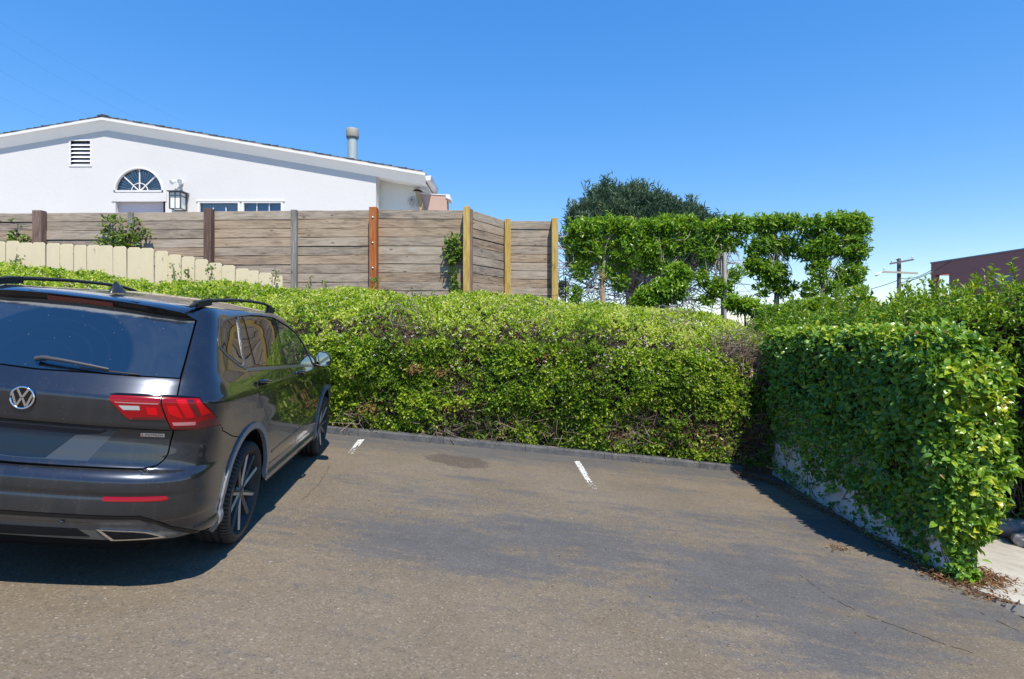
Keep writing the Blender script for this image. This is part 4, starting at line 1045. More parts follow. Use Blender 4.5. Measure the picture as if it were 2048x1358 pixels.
pf_, nf_ = shrub_face(5200); pt_, nt_ = shrub_top(8200)
C = np.concatenate([pf_, pt_]); NR = unit(np.concatenate([nf_, nt_])); istop = np.r_[np.zeros(len(pf_)), np.ones(len(pt_))]
C = C - NR * rng.exponential(.08, (len(C), 1)); A = NR + np.array([0, -.1, .45]) + rng.normal(0, .4, C.shape)
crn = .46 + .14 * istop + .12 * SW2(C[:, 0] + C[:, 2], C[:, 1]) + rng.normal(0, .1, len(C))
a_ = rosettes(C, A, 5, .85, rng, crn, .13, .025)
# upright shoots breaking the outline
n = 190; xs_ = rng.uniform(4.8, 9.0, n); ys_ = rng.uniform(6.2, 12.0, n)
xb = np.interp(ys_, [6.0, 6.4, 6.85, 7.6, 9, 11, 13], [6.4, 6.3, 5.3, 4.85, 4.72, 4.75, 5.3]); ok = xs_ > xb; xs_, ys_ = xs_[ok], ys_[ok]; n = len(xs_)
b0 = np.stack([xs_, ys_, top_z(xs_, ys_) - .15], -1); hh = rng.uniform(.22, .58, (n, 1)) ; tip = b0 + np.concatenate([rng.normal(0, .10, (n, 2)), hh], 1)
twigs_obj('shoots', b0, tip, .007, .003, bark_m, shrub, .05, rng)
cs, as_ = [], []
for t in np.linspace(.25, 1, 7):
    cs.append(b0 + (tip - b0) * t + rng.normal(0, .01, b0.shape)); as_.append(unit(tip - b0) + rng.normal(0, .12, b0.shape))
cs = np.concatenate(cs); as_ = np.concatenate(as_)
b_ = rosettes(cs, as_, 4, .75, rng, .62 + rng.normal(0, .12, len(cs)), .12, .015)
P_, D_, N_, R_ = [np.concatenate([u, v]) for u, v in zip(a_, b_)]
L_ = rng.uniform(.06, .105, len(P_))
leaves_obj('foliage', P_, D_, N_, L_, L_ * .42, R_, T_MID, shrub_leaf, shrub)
n = 260; l = rng.uniform(0, seg_l[-1], n); x = np.interp(l, seg_l, OUT[:, 0]) + .25; y = np.interp(l, seg_l, OUT[:, 1]) + .2
a = np.stack([x, y, gz(x, y)], -1); twigs_obj('stems', a, a + np.stack([rng.normal(0, .2, n), rng.normal(0, .2, n), rng.uniform(.6, 1.8, n)], -1), .014, .005, bark_m, shrub, .08, rng)
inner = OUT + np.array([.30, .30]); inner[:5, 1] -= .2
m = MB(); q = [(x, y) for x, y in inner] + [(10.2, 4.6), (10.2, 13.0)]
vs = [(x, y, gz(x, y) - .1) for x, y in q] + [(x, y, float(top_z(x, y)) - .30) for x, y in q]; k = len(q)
m.add(vs, [tuple(range(k, 2 * k))] + [(i, (i + 1) % k, k + (i + 1) % k, k + i) for i in range(k)]); m.build('shade_hull', core_m, shrub)  # dark hull so gaps in the shrub read as shade
# planting bed and rocks beside the path
bp_ = [gpt(1935, 1050), gpt(2000, 1073), gpt(2090, 1118), Vector((9, 5.4, 0)), Vector((9, 8, 0)), Vector((4.6, 9.4, 0)), gpt(1900, 1030)]
bp_ = [Vector((p.x, p.y, gz(p.x, p.y) + .03)) for p in bp_]
tag(MB().prism([p - Vector((0, 0, .1)) for p in bp_], (0, 0, .1)).build('planting_bed', simple('mulch_material', (.055, .035, .022), .95, var=.6, scale=14, bump=.8)), kind='structure')
litter('leaf_litter', [(1945, 1048), (1990, 1064), (2040, 1088)], .09, 500, dry_leaf, 12, up=.03, size=(.03, .08))
rock_m = simple('rock_material', (.30, .28, .28), .9, var=.35, scale=7, bump=.7)
def rock(px, py, Y, sx, sy, sz, seed, label):
    r = random.Random(seed); W3 = Wave(.45, seed, 3); c = at(px, py, Y)
    u = np.linspace(0, 2 * np.pi, 21)[:-1]; v = np.linspace(0, np.pi, 12); U, V_ = np.meshgrid(u, v)
    d = np.stack([np.sin(V_) * np.cos(U), np.sin(V_) * np.sin(U), np.cos(V_)], -1).reshape(-1, 3)
    P = d * np.array([sx, sy, sz]); P = P * (1 + .16 * W3(*(P * 1.3).T) + .06 * W3(*(P * 4).T))[:, None] + np.array(c)
    i = np.arange(20); Fq = np.concatenate([np.stack([r_ * 20 + i, r_ * 20 + 20 + i, r_ * 20 + 20 + (i + 1) % 20, r_ * 20 + (i + 1) % 20], -1) for r_ in range(11)])
    o = np_mesh('rock', P, Fq, rock_m, smooth=False); o['label'] = label; o['category'] = 'rock'; return o
rock(2028, 1056, 6.75, .20, .15, .11, 3, 'pale grey rock edging the bed beyond the shaded path')
rock(2052, 1078, 6.45, .13, .12, .09, 8, 'smaller grey rock at the frame edge in front of the pale rock')

# ================================================================ trained ficus trees beyond the hedge
YT = 14.0
pole_m = simple('grey_stake_material', (.42, .39, .35), .85, var=.2, scale=6)
wrap_m = simple('dark_trunk_material', (.035, .055, .055), .7, var=.3, scale=5)
def crown(blobs, Y, n, seed, parent, mat, leafL=(.085, .145), name='foliage', asp=.42, nl=7, top_tone=.12):
    n = int(n * 1.9)
    """leaf rosettes through flattened clumps; blobs = (px, py, rx px, ry px, weight)"""
    r = np.random.default_rng(seed); C, A, R = [], [], []
    tot = sum(b[2] * b[3] * b[4] for b in blobs)
    for (px, py, rx, ry, wt) in blobs:
        m = max(4, int(n * rx * ry * wt / tot)); d = unit(r.normal(0, 1, (m, 3))); q = r.uniform(.35, 1, (m, 1)) ** .5
        sc_ = np.array([rx, (rx + ry) / 2 * .8, ry]) / F * Y
        C.append(np.array(at(px, py, Y)) + d * q * sc_ * (1 + .12 * r.normal(0, 1, (m, 1)))); A.append(d * q + np.array([0, -.15, .55]) + r.normal(0, .35, (m, 3)))
        R.append(np.full(m, .47) + top_tone * d[:, 2] * 1.0 + r.normal(0, .10, m) + r.normal(0, .04))  # leaf tone lighter towards the top of each clump
    C = np.concatenate(C); A = np.concatenate(A); R = np.concatenate(R)
    P, D, N, RR = rosettes(C, A, nl, .85, r, R, .14, .02)
    L = r.uniform(*leafL, len(P))
    leaves_obj(name, P, D, N, L, L * asp, RR, T_MID, mat, parent)
    return C
def branches(C, root_pts, parent, seed, n=70, rad=.016, mat=None):
    r = np.random.default_rng(seed); sel = C[r.integers(0, len(C), n)]; roots = np.array(root_pts)[r.integers(0, len(root_pts), n)]
    twigs_obj('branches', roots, sel, rad, rad * .3, mat or bark_pale, parent, .10, r)
def ficus(px, Y, label, trunk, blobs, n, seed, stake=None, dark=None):
    base = at(px, 620, Y); zb = gz(base.x, base.y) - .4
    t = empty('ficus_tree', (base.x, Y, zb), label, 'tree', 'trained trees beyond the hedge')
    pts = [Vector((base.x, Y, zb))] + [at(x_, y_, Y) for x_, y_ in trunk]
    MB().tube(pts, list(np.linspace(.075, .035, len(pts))), 9).build('trunk', dark or bark_pale, t)
    C = crown(blobs, Y, n, seed, t, ficus_leaf)
    branches(C, [tuple(p) for p in pts[2:]] + [tuple(pts[-1])], t, seed + 1, 60)
    if stake:
        MB().tube([(at(stake[0], 0, Y).x, Y - .12, zb), at(stake[0], stake[1], Y - .12)], .045, 8).build('stake', pole_m, t)
    return t
ficus(1205, YT, 'leftmost trained tree, crown beside the last yellow fence post, brown stems below', [(1206, 600), (1204, 560), (1208, 520), (1200, 480)],
      [(1168, 462, 40, 26, 1), (1215, 452, 46, 20, 1.1), (1255, 465, 24, 28, .9), (1150, 490, 24, 24, .8), (1185, 500, 34, 26, .8), (1238, 500, 30, 34, .7), (1165, 540, 22, 22, .6), (1150, 590, 18, 20, .6), (1215, 545, 22, 22, .5), (1240, 560, 18, 26, .5), (1255, 520, 20, 24, .7)], 560, 71)
ficus(1325, YT + .2, 'second trained tree from the fence with a dark wrapped trunk', [(1325, 600), (1325, 560), (1326, 520), (1322, 480)],
      [(1295, 462, 30, 24, 1), (1335, 452, 46, 20, 1.1), (1378, 450, 20, 22, 1), (1300, 500, 30, 30, .9), (1345, 490, 34, 26, .9), (1375, 485, 22, 20, .7), (1315, 530, 24, 20, .6), (1290, 530, 14, 18, .5)], 520, 73, dark=wrap_m)
ficus(1448, YT, 'third trained tree from the fence, sparse crown with a grey stake', [(1447, 600), (1446, 560), (1442, 500), (1440, 460)],
      [(1425, 460, 26, 20, 1), (1460, 448, 32, 18, 1), (1415, 500, 22, 24, .8), (1455, 485, 22, 18, .6), (1490, 452, 16, 18, .7), (1480, 480, 14, 14, .4), (1440, 575, 28, 20, 1), (1405, 555, 16, 22, .5), (1475, 545, 24, 14, .4), (1415, 600, 18, 10, .6)], 420, 75, stake=(1449, 505))
ficus(1552, YT + .3, 'fourth trained tree from the fence with an open leaning crown', [(1553, 600), (1556, 560), (1552, 520), (1548, 480)],
      [(1530, 450, 30, 20, 1), (1570, 445, 34, 18, 1), (1530, 490, 28, 22, .9), (1575, 490, 24, 24, .9), (1510, 530, 24, 22, .8), (1545, 545, 30, 26, .8), (1570, 575, 24, 18, .6), (1525, 580, 18, 16, .5), (1505, 500, 14, 16, .5)], 520, 77, dark=wrap_m)
ficus(1645, YT - .2, 'rightmost trained tree, tall dense crown against open sky', [(1645, 612), (1646, 570), (1650, 530), (1655, 480)],
      [(1625, 455, 30, 24, 1), (1675, 445, 40, 20, 1.1), (1715, 450, 26, 26, 1.1), (1650, 490, 34, 24, 1), (1705, 495, 34, 28, 1.1), (1620, 500, 24, 24, .8), (1635, 540, 22, 26, .7), (1700, 545, 32, 26, .8), (1672, 575, 30, 20, .5), (1618, 580, 16, 24, .6), (1715, 570, 14, 24, .4)], 700, 79, dark=bark_m)
def bush(px, py, Y, label, blobs, n, seed, mat=ficus_leaf, leafL=(.10, .16), zfoot=None):
    b = at(px, py, Y); z = gz(b.x, b.y) - .4 if zfoot is None else zfoot
    t = empty('bush', (b.x, Y, z), label, 'bush')
    C = crown(blobs, Y, n, seed, t, mat, leafL)
    MB().tube([(b.x, Y, z), (b.x + .02, Y, (z + b.z) / 2), tuple(b)], [.05, .04, .02], 7).build('stem', bark_m, t)
    branches(C, [tuple(b), (b.x, Y, (z + b.z) / 2)], t, seed + 1, 30, .010)
bush(1335, 600, 13.4, 'rounded bush with pale leaves between the second and third trained trees', [(1335, 580, 40, 26, 1), (1355, 548, 24, 22, .9), (1300, 592, 26, 18, .9), (1290, 605, 30, 12, .8)], 330, 81)
bush(1490, 625, 12.8, 'low leafy bush at the hedge top under the third and fourth trees', [(1490, 612, 26, 14, 1), (1465, 606, 16, 14, .7), (1520, 622, 20, 10, .6)], 130, 83)
bush(1600, 640, 12.0, 'low sunny bush in front of the rightmost trained tree', [(1560, 628, 40, 14, 1), (1600, 620, 34, 18, 1), (1640, 615, 30, 18, 1), (1545, 640, 30, 12, .8), (1690, 612, 22, 18, .7), (1720, 600, 22, 20, .6)], 420, 85, shrub_leaf)
# dry brown stem in front of the first tree
dt = empty('dead_shrub', (at(1203, 610, 13.6).x, 13.6, .2), 'dead brown stem with bare side twigs under the leftmost trained tree', 'shrub')
b = at(1203, 640, 13.6); tp = at(1205, 545, 13.6); n = 60; r = np.random.default_rng(5); t_ = r.uniform(.15, 1, (n, 1)); a = np.array(b) + (np.array(tp) - np.array(b)) * t_
MB().tube([b, tp], [.035, .01], 7).build('stem', simple('dead_bark_material', (.36, .24, .13), .9, var=.2), dt)
twigs_obj('twigs', a, a + np.stack([r.normal(0, .14, n), r.normal(0, .1, n), r.uniform(-.02, .12, n)], -1), .007, .003, simple('dead_twig_material', (.42, .29, .16), .9), dt, .1, r)

# ================================================================ pine
YN = 38.0
pine = empty('pine_tree', (at(1265, 0, YN).x, YN, -5.5), 'big dark rounded pine towering behind the trained trees', 'tree')
pc = lambda px, py, dy=0: at(px, py, YN + dy)
MB().tube([(at(1265, 0, YN).x, YN, -5.5), pc(1268, 640), pc(1262, 560), pc(1275, 480), pc(1280, 420)], [.55, .5, .42, .3, .15], 12).build('trunk', bark_pale, pine)
r = np.random.default_rng(91)
OUTL = np.array([(1118, 545), (1124, 470), (1132, 425), (1146, 390), (1180, 362), (1235, 351), (1290, 356), (1325, 378), (1365, 398), (1400, 418), (1428, 440), (1448, 470), (1440, 520)])
C, A = [], []
xc, yc = 1275.0, 520.0
for k in range(330):                               # plumes of needles standing on the dome, with gaps between
    t = r.uniform(0, len(OUTL) - 1.001); i = int(t); e = OUTL[i] + (OUTL[i + 1] - OUTL[i]) * (t - i)
    q = r.uniform(.05, 1) ** .5; dep = math.sqrt(max(0, 1 - q * q)); side = -1 if r.random() < .8 else 1
    lump = .90 + .05 * math.sin(e[0] * .11 + q * 9) + .035 * math.sin(e[1] * .17 + e[0] * .05) + r.normal(0, .02)
    px, py = xc + (e[0] - xc) * q * lump, yc + (e[1] - yc) * q * lump * .93 + 14
    if py > 515 and r.random() < .7: continue
    p = Vector(at(px, py, YN)) + Vector((0, side * dep * 5.0, 0))
    ax = (Vector(((px - xc) / 160, side * dep, -(py - yc) / 170)).normalized() * .7 + Vector((r.normal(0, .2), r.normal(0, .2), .8))).normalized()
    Lp = r.uniform(.5, 1.0)
    for j in range(8):
        f = j / 7; w_ = .34 * (1 - .75 * f)
        C.append(p + ax * Lp * (f - .55) + Vector((r.normal(0, w_), r.normal(0, w_), r.normal(0, w_ * .5)))); A.append(ax + Vector((r.normal(0, .25), r.normal(0, .25), .1)))
C = np.array(C); A = np.array(A) + r.normal(0, .2, (len(A), 3))
P_, D_, N_, R_ = [], [], [], []
for k in range(4):                                 # each tuft is a plume of needle sprays
    c2 = C + A * r.uniform(-.25, .35, (len(C), 1)) + r.normal(0, .16, C.shape)
    a_ = rosettes(c2, A, 9, .75, r, .36 + .15 * Wave(2.2, 5, 3)(*C.T) + .16 * (k == 3) + r.normal(0, .13, len(C)), .14, .08)
    P_.append(a_[0]); D_.append(a_[1]); N_.append(a_[2]); R_.append(a_[3])
P_, D_, N_, R_ = map(np.concatenate, (P_, D_, N_, R_))
leaves_obj('foliage', P_, D_, N_, r.uniform(.28, .50, len(P_)), .065, R_, T_LO, pine_leaf, pine)
roots = np.array([pc(1265, 560), pc(1270, 520), pc(1276, 470), pc(1280, 430), pc(1262, 590)])
sel = r.integers(0, len(C), 190); twigs_obj('branches', roots[r.integers(0, 5, 190)], C[sel], .09, .025, bark_pale, pine, .07, r)
n = 1300; px = r.uniform(1122, 1440, n); py = r.uniform(475, 615, n); a = np.array([pc(x_, y_) for x_, y_ in zip(px, py)]) + np.stack([0 * px, r.uniform(-4, 3, n), 0 * px], -1)
twigs_obj('bare_branches', a, a + np.stack([r.normal(0, .9, n), r.normal(0, .7, n), r.normal(-.2, .6, n)], -1), .035, .012, simple('grey_twig_material', (.36, .33, .31), .9, var=.3), pine, .12, r)
# little round tree far away, seen between fence and first trained tree
ft = empty('round_tree', (at(1126, 0, 60).x, 60, -6), 'small far green tree seen just right of the plank fence', 'tree')
crown([(1126, 580, 7, 14, 1)], 60, 160, 95, ft, pine_leaf, (.3, .5), asp=.6); MB().tube([(at(1126, 0, 60).x, 60, -6), at(1126, 585, 60)], .15, 6).build('trunk', bark_m, ft)

# ================================================================ climbers on the planks and weeds on the hedge
vine_leaf = leaf_mat('climber_leaf_material', [(0, (.05, .11, .02)), (.5, (.12, .21, .03)), (1, (.28, .34, .05))], .4, .35, .4)
def climber(label, stems, Y, n, seed, leafL=(.07, .12), wid=7):
    r = np.random.default_rng(seed); b = at(*stems[0][0], Y)
    t = empty('climbing_plant', (b.x, b.y, b.z), label, 'climber')
    C = []; m = MB()
    for st in stems:
        pts = [at(x_, y_, Y) for x_, y_ in st]; m.tube(pts, .010, 5)
        P = np.array(pts); k = max(3, int(n / len(stems))); q = r.uniform(.05, 1, k) * (len(pts) - 1); i = np.minimum(q.astype(int), len(pts) - 2)
        C.append(P[i] + (P[i + 1] - P[i]) * (q - i)[:, None] + r.normal(0, 1, (k, 3)) * np.array([wid / F * Y, .04, wid / F * Y * .8]))
    m.build('stem', bark_m, t)
    C = np.concatenate(C); A = np.array([0, -1, .6]) + r.normal(0, .5, C.shape)
    P_, D_, N_, R_ = rosettes(C, A, 4, .9, r, .55 + r.normal(0, .18, len(C)), .12, .02); L = r.uniform(*leafL, len(P_))
    leaves_obj('foliage', P_, D_, N_, L, L * .5, R_, T_MID, vine_leaf, t)
climber('leafy climber spreading on the planks above the cream pickets', [[(248, 500), (246, 470), (238, 440), (205, 437)], [(247, 495), (225, 470), (203, 445)], [(250, 495), (262, 470), (270, 440)], [(250, 498), (275, 480), (292, 462)], [(247, 498), (215, 488), (197, 480)]], 11.85, 130, 101, wid=5)
climber('small climber at the far left end of the plank fence', [[(30, 530), (32, 480), (36, 447)], [(33, 490), (22, 472)], [(33, 485), (48, 478), (62, 482)]], 11.85, 44, 102, wid=4)
climber('hanging green creeper on the planks beside the tall yellow post', [[(912, 600), (908, 560), (903, 520), (908, 478)], [(905, 530), (895, 500), (905, 480)], [(910, 520), (918, 495), (912, 476)]], 11.85, 150, 103, wid=5)
climber('thin weed at the foot of the rust red post', [[(752, 595), (750, 565), (746, 555)]], 11.4, 16, 104, (.04, .07), 3)
climber('upright weed on the hedge top below the planks', [[(622, 592), (620, 570), (621, 553)], [(650, 590), (652, 570), (648, 562)]], 11.2, 18, 105, (.04, .07), 3)
climber('weedy shoots on the hedge in front of the cream pickets', [[(348, 560), (347, 540), (345, 528)], [(420, 560), (424, 545), (422, 530)], [(548, 570), (552, 552), (550, 538)], [(375, 556), (378, 540)]], 10.4, 40, 106, (.04, .07), 4)
climber('low weeds along the plank foot left of the yellow post', [[(820, 596), (838, 590), (870, 592)], [(680, 592), (700, 584), (715, 588)], [(900, 592), (930, 590)]], 11.3, 60, 107, (.05, .08), 5)
climber('small sprig in front of the tall cream pickets at far left', [[(30, 536), (32, 522), (34, 508)]], 10.45, 14, 108, (.04, .07), 3)
# ================================================================ car body surface: x forward from the rear axle, y right, z up
def pchip(xk, yk):
    xk = np.array(xk, float); yk = np.array(yk, float); h = np.diff(xk); dl = np.diff(yk) / h
    m = np.zeros(len(xk)); m[0], m[-1] = dl[0], dl[-1]
    for i in range(1, len(xk) - 1):
        if dl[i - 1] * dl[i] > 0:
            w1, w2 = 2 * h[i] + h[i - 1], h[i] + 2 * h[i - 1]; m[i] = (w1 + w2) / (w1 / dl[i - 1] + w2 / dl[i])
    def f(x):
        x = np.clip(x, xk[0], xk[-1]); i = np.clip(np.searchsorted(xk, x) - 1, 0, len(h) - 1); t = (x - xk[i]) / h[i]
        return (yk[i] * (1 + 2 * t) * (1 - t) ** 2 + m[i] * h[i] * t * (1 - t) ** 2 + yk[i + 1] * t * t * (3 - 2 * t) + m[i + 1] * h[i] * t * t * (t - 1))
    return f
_W = pchip([.16, .22, .27, .31, .345, .38, .50, .62, .80, .95, 1.055, 1.085, 1.098, 1.112, 1.14, 1.19, 1.245, 1.34, 1.45, 1.55, 1.60, 1.63],
           [.78, .845, .872, .892, .897, .883, .889, .886, .884, .896, .911, .915, .914, .903, .893, .878, .853, .812, .768, .728, .702, .664])
_R = pchip([.16, .24, .27, .33, .40, .425, .44, .455, .50, .575, .590, .605, .655, .685, .705, .715, .722, .80, .88, .925, .935, .95, 1.00, 1.06, 1.085, 1.10, 1.115, 1.15, 1.205, 1.30, 1.42, 1.52, 1.56, 1.60, 1.63],
           [-.88, -.94, -.965, -.995, -1.015, -1.02, -1.035, -1.045, -1.05, -1.045, -1.038, -1.045, -1.042, -1.028, -1.005, -.985, -.978, -.962, -.952, -.958, -.985, -.992, -.995, -.998, -.998, -.996, -.985, -.962, -.925, -.835, -.725, -.632, -.60, -.575, -.50])
_F = pchip([.16, .30, .50, .75, .90, .98, 1.03, 1.09, 1.13, 1.20, 1.40, 1.60, 1.63], [3.40, 3.58, 3.68, 3.66, 3.55, 3.40, 3.15, 2.75, 2.50, 2.32, 1.92, 1.42, 1.30])
_CF = pchip([.16, .9, 1.05, 1.15, 1.63], [.75, .70, .50, .34, .30])
_C = pchip([.16, .50, .70, .95, 1.10, 1.25, 1.45, 1.63], [.55, .50, .46, .46, .44, .34, .30, .28])      # length of the rear corner
_NR = pchip([.16, .7, 1.1, 1.3, 1.63], [3.6, 4.2, 4.0, 5.0, 5.0])
_BW = pchip([.16, .60, .70, .95, 1.10, 1.30, 1.63], [.045, .050, .05, .05, .055, .075, .085])
_TP = pchip([.16, .7, 1.1, 1.25, 1.63], [.012, .012, .015, .040, .05])     # how much narrower at the rear corner
CR = 0.0
def contour(z):
    """plan outline (right half) at height z from rear centre to front centre: points and running length"""
    W, R, Fq, C, n, B, T = float(_W(z)), float(_R(z)), float(_F(z)), float(_C(z)), float(_NR(z)), float(_BW(z)), float(_TP(z))
    Wr = W - T
    th = np.linspace(0, 1, 170) ** 1.0 * np.pi / 2
    e = np.sin(th) ** (2 / n); 
    e = np.concatenate([np.linspace(0, e[1], 60)[:-1], e[1:]]) if e[1] > .05 else e
    xr = R + B * e ** 2 + C * (1 - np.maximum(0, 1 - e ** n) ** (1 / n))
    P1 = np.stack([xr, e * Wr], -1)
    xs, Cf, nf, Bf = P1[-1, 0], float(_CF(z)), 2.8, .10
    xe = Fq - Bf - Cf
    if xe < xs + .1: xe = xs + .1
    x2 = np.linspace(xs, xe, 260)[1:]; t = np.clip((x2 - xs) / 1.1, 0, 1); y2 = Wr + (W - Wr) * t * t * (3 - 2 * t)
    P2 = np.stack([x2, y2], -1)
    th = np.linspace(np.pi / 2, 0, 120)[1:]; ef = np.sin(th) ** (2 / nf)
    xf = xe + (Fq - xe) * (np.maximum(0, 1 - ef ** nf) ** (1 / nf)) * (1 - Bf * ef ** 2 / (Fq - xe)); P3 = np.stack([xf, ef * W], -1)
    P = np.concatenate([P1, P2, P3]); s = np.r_[0, np.cumsum(np.linalg.norm(np.diff(P, axis=0), axis=1))]
    return P, s
_cache = {}
ZQ = np.linspace(.16, 1.63, 589)
UQ = np.linspace(0, 6.0, 1501)
def _grid():
    if 'G' not in _cache:
        G = np.zeros((len(ZQ), len(UQ), 2))
        for i, z in enumerate(ZQ):
            P, s = contour(z); G[i, :, 0] = np.interp(UQ, s, P[:, 0]); G[i, :, 1] = np.interp(UQ, s, P[:, 1])
        _cache['G'] = G
    return _cache['G']
def S(u, z):
    """surface point for running length u (negative = left side) and height z"""
    G = _grid(); u = np.asarray(u, float); z = np.asarray(z, float); sg = np.where(u < 0, -1.0, 1.0); a = np.abs(u)
    fi = np.clip((z - ZQ[0]) / (ZQ[1] - ZQ[0]), 0, len(ZQ) - 1.001); fj = np.clip(a / (UQ[1] - UQ[0]), 0, len(UQ) - 1.001)
    i = fi.astype(int); j = fj.astype(int); ti = (fi - i)[..., None]; tj = (fj - j)[..., None]
    q = G[i, j] * (1 - ti) * (1 - tj) + G[i + 1, j] * ti * (1 - tj) + G[i, j + 1] * (1 - ti) * tj + G[i + 1, j + 1] * ti * tj
    return np.stack([q[..., 0], q[..., 1] * sg, z], -1)
def SN(u, z, e=.006):
    u = np.asarray(u, float); z = np.asarray(z, float)
    du = S(u + e, z) - S(u - e, z); zl = np.clip(z - e * .7, .16, 1.63); zh = np.clip(z + e * .7, .16, 1.63)
    dz = S(u, zh) - S(u, zl); n = np.cross(dz, du); n = n / np.maximum(np.linalg.norm(n, axis=-1, keepdims=True), 1e-9)
    return n
def u_of_x(x, z):
    """running length on the right side where the outline reaches x (side part)"""
    P, s = contour(float(z)); k = np.argmax(P[:, 1] > P[:, 1].max() * .80); return float(np.interp(x, P[k:, 0], s[k:]))
def u_of_y(y, z):
    P, s = contour(float(z)); k = np.argmax(P[:, 1]); return float(np.interp(y, P[:k + 1, 1], s[:k + 1]))
CAR_YAW, CAR_PITCH, CAR_ROLL, CAR_T = .1303, -.003, -.1196, (-2.8092, 3.9765, -1.4249)
def car_axes():
    cy, sy = math.cos(CAR_YAW), math.sin(CAR_YAW)
    f = np.array([-sy * math.cos(CAR_PITCH), cy * math.cos(CAR_PITCH), math.sin(CAR_PITCH)]); r0 = np.array([cy, sy, 0]); u0 = np.cross(r0, f)
    r = r0 * math.cos(CAR_ROLL) + u0 * math.sin(CAR_ROLL); return f, r, np.cross(r, f)
# ================================================================ parked car
def paint_mat(name, base, dust=.05, metal=.85, rough=.24):
    t = NT(name); co = t.obj(); c0 = base
    n = t.noise(co, 2.2, 6, .7, .6); st = t.noise(t.mapping(co, sc=(7, 7, .55)), 3.0, 5, .6)
    sx = t.n('SeparateXYZ'); t.l(co, sx.inputs[0])
    low = t.rng(sx.outputs[2], 1.25, .40, .30, 1.0)
    f = t.math('MULTIPLY', t.math('ADD', t.rng(n, .40, .72, .2, .9), t.rng(st, .52, .75, 0, .9)), t.math('MULTIPLY', low, dust))
    spk = t.n('TexVoronoi'); spk.inputs['Scale'].default_value = 42; t.l(co, spk.inputs['Vector'])
    f = t.math('ADD', f, t.rng(spk.outputs[0], .10, .05, 0, .22))
    b = t.pbsdf(c0, rough, metal, .5, None, 1.0, .025, finish=False)
    d = t.n('BsdfDiffuse'); d.inputs[0].default_value = (.30, .265, .225, 1)
    mx = t.n('MixShader'); t.l(f, mx.inputs[0]); t.l(b.outputs[0], mx.inputs[1]); t.l(d.outputs[0], mx.inputs[2]); t.l(mx.outputs[0], t.out.inputs[0])
    return t.m
paint_m = paint_mat('black_paint_material', (.044, .050, .064))
grey_paint = paint_mat('grey_lower_paint_material', (.075, .078, .082), .22, .4, .45)
trim_blk = simple('black_plastic_material', (.022, .022, .023), .55, 0, .4)
gloss_blk = simple('gloss_black_material', (.006, .006, .007), .06, 0, .5)
satin = simple('satin_aluminium_material', (.17, .172, .178), .35, .7)
chrome = simple('chrome_material', (.80, .80, .82), .08, 1.0)
arch_m = simple('arch_trim_material', (.20, .215, .23), .35, 0, .6, .4, var=.12, scale=4)
rubber = None
_t = NT('tyre_material'); _co = _t.obj(); _sx = _t.n('SeparateXYZ'); _t.l(_co, _sx.inputs[0])
_ang = _t.math('ARCTAN2', _sx.outputs[2], _sx.outputs[0]); _w = _t.math('SINE', _t.math('ADD', _t.math('MULTIPLY', _ang, 74.0), _t.math('MULTIPLY', _sx.outputs[1], 60.0)))
_rr = _t.math('SQRT', _t.math('ADD', _t.math('MULTIPLY', _sx.outputs[0], _sx.outputs[0]), _t.math('MULTIPLY', _sx.outputs[2], _sx.outputs[2])))
_tread = _t.rng(_rr, .330, .342); _dust = _t.noise(_co, 9, 5, .65)
_c = _t.mix(_dust, (.030, .029, .028), (.085, .076, .066)); _c = _t.mix(_t.math('MULTIPLY', _tread, _t.rng(_w, .45, .8)), _c, (.010, .010, .010))
_t.pbsdf(_c, .8, 0, .25, _t.bump(_t.math('MULTIPLY', _t.rng(_w, .9, .3), _tread), .8, .008)); tyre_m = _t.m
rim_m = simple('dark_alloy_material', (.16, .155, .155), .33, .75, .5, .3, var=.2, scale=12)
rim_face = simple('machined_alloy_material', (.62, .62, .62), .32, .55, .5, 0, var=.1, scale=12)
lamp_red = NT('tail_lamp_red_material'); lamp_red.pbsdf((.24, .0015, .004), .15, 0, .25, None, .5); lamp_red = lamp_red.m
lamp_dark = NT('tail_lamp_dark_red_material'); lamp_dark.pbsdf((.085, .002, .004), .10, 0, .5, None, 1.0); lamp_dark = lamp_dark.m
lamp_bri = NT('tail_lamp_bright_red_material'); lamp_bri.pbsdf((.50, .002, .006), .2, 0, .2, None, .4); lamp_bri = lamp_bri.m
lamp_clr = NT('clear_lens_material'); lamp_clr.pbsdf((.46, .47, .47), .12, .3, .6, None, 1.0); lamp_clr = lamp_clr.m
lamp_pink = NT('pink_strip_material'); lamp_pink.pbsdf((.42, .17, .18), .2, 0, .5, None, 1.0); lamp_pink = lamp_pink.m
_t = NT('tinted_glass_material'); _t.pbsdf((.006, .009, .010), .02, 0, .75, None, .5, .01); glass_d = _t.m
_t = NT('front_door_glass_material'); _t.pbsdf((.008, .022, .022), .02, 0, .75, None, .5, .01); glass_f = _t.m
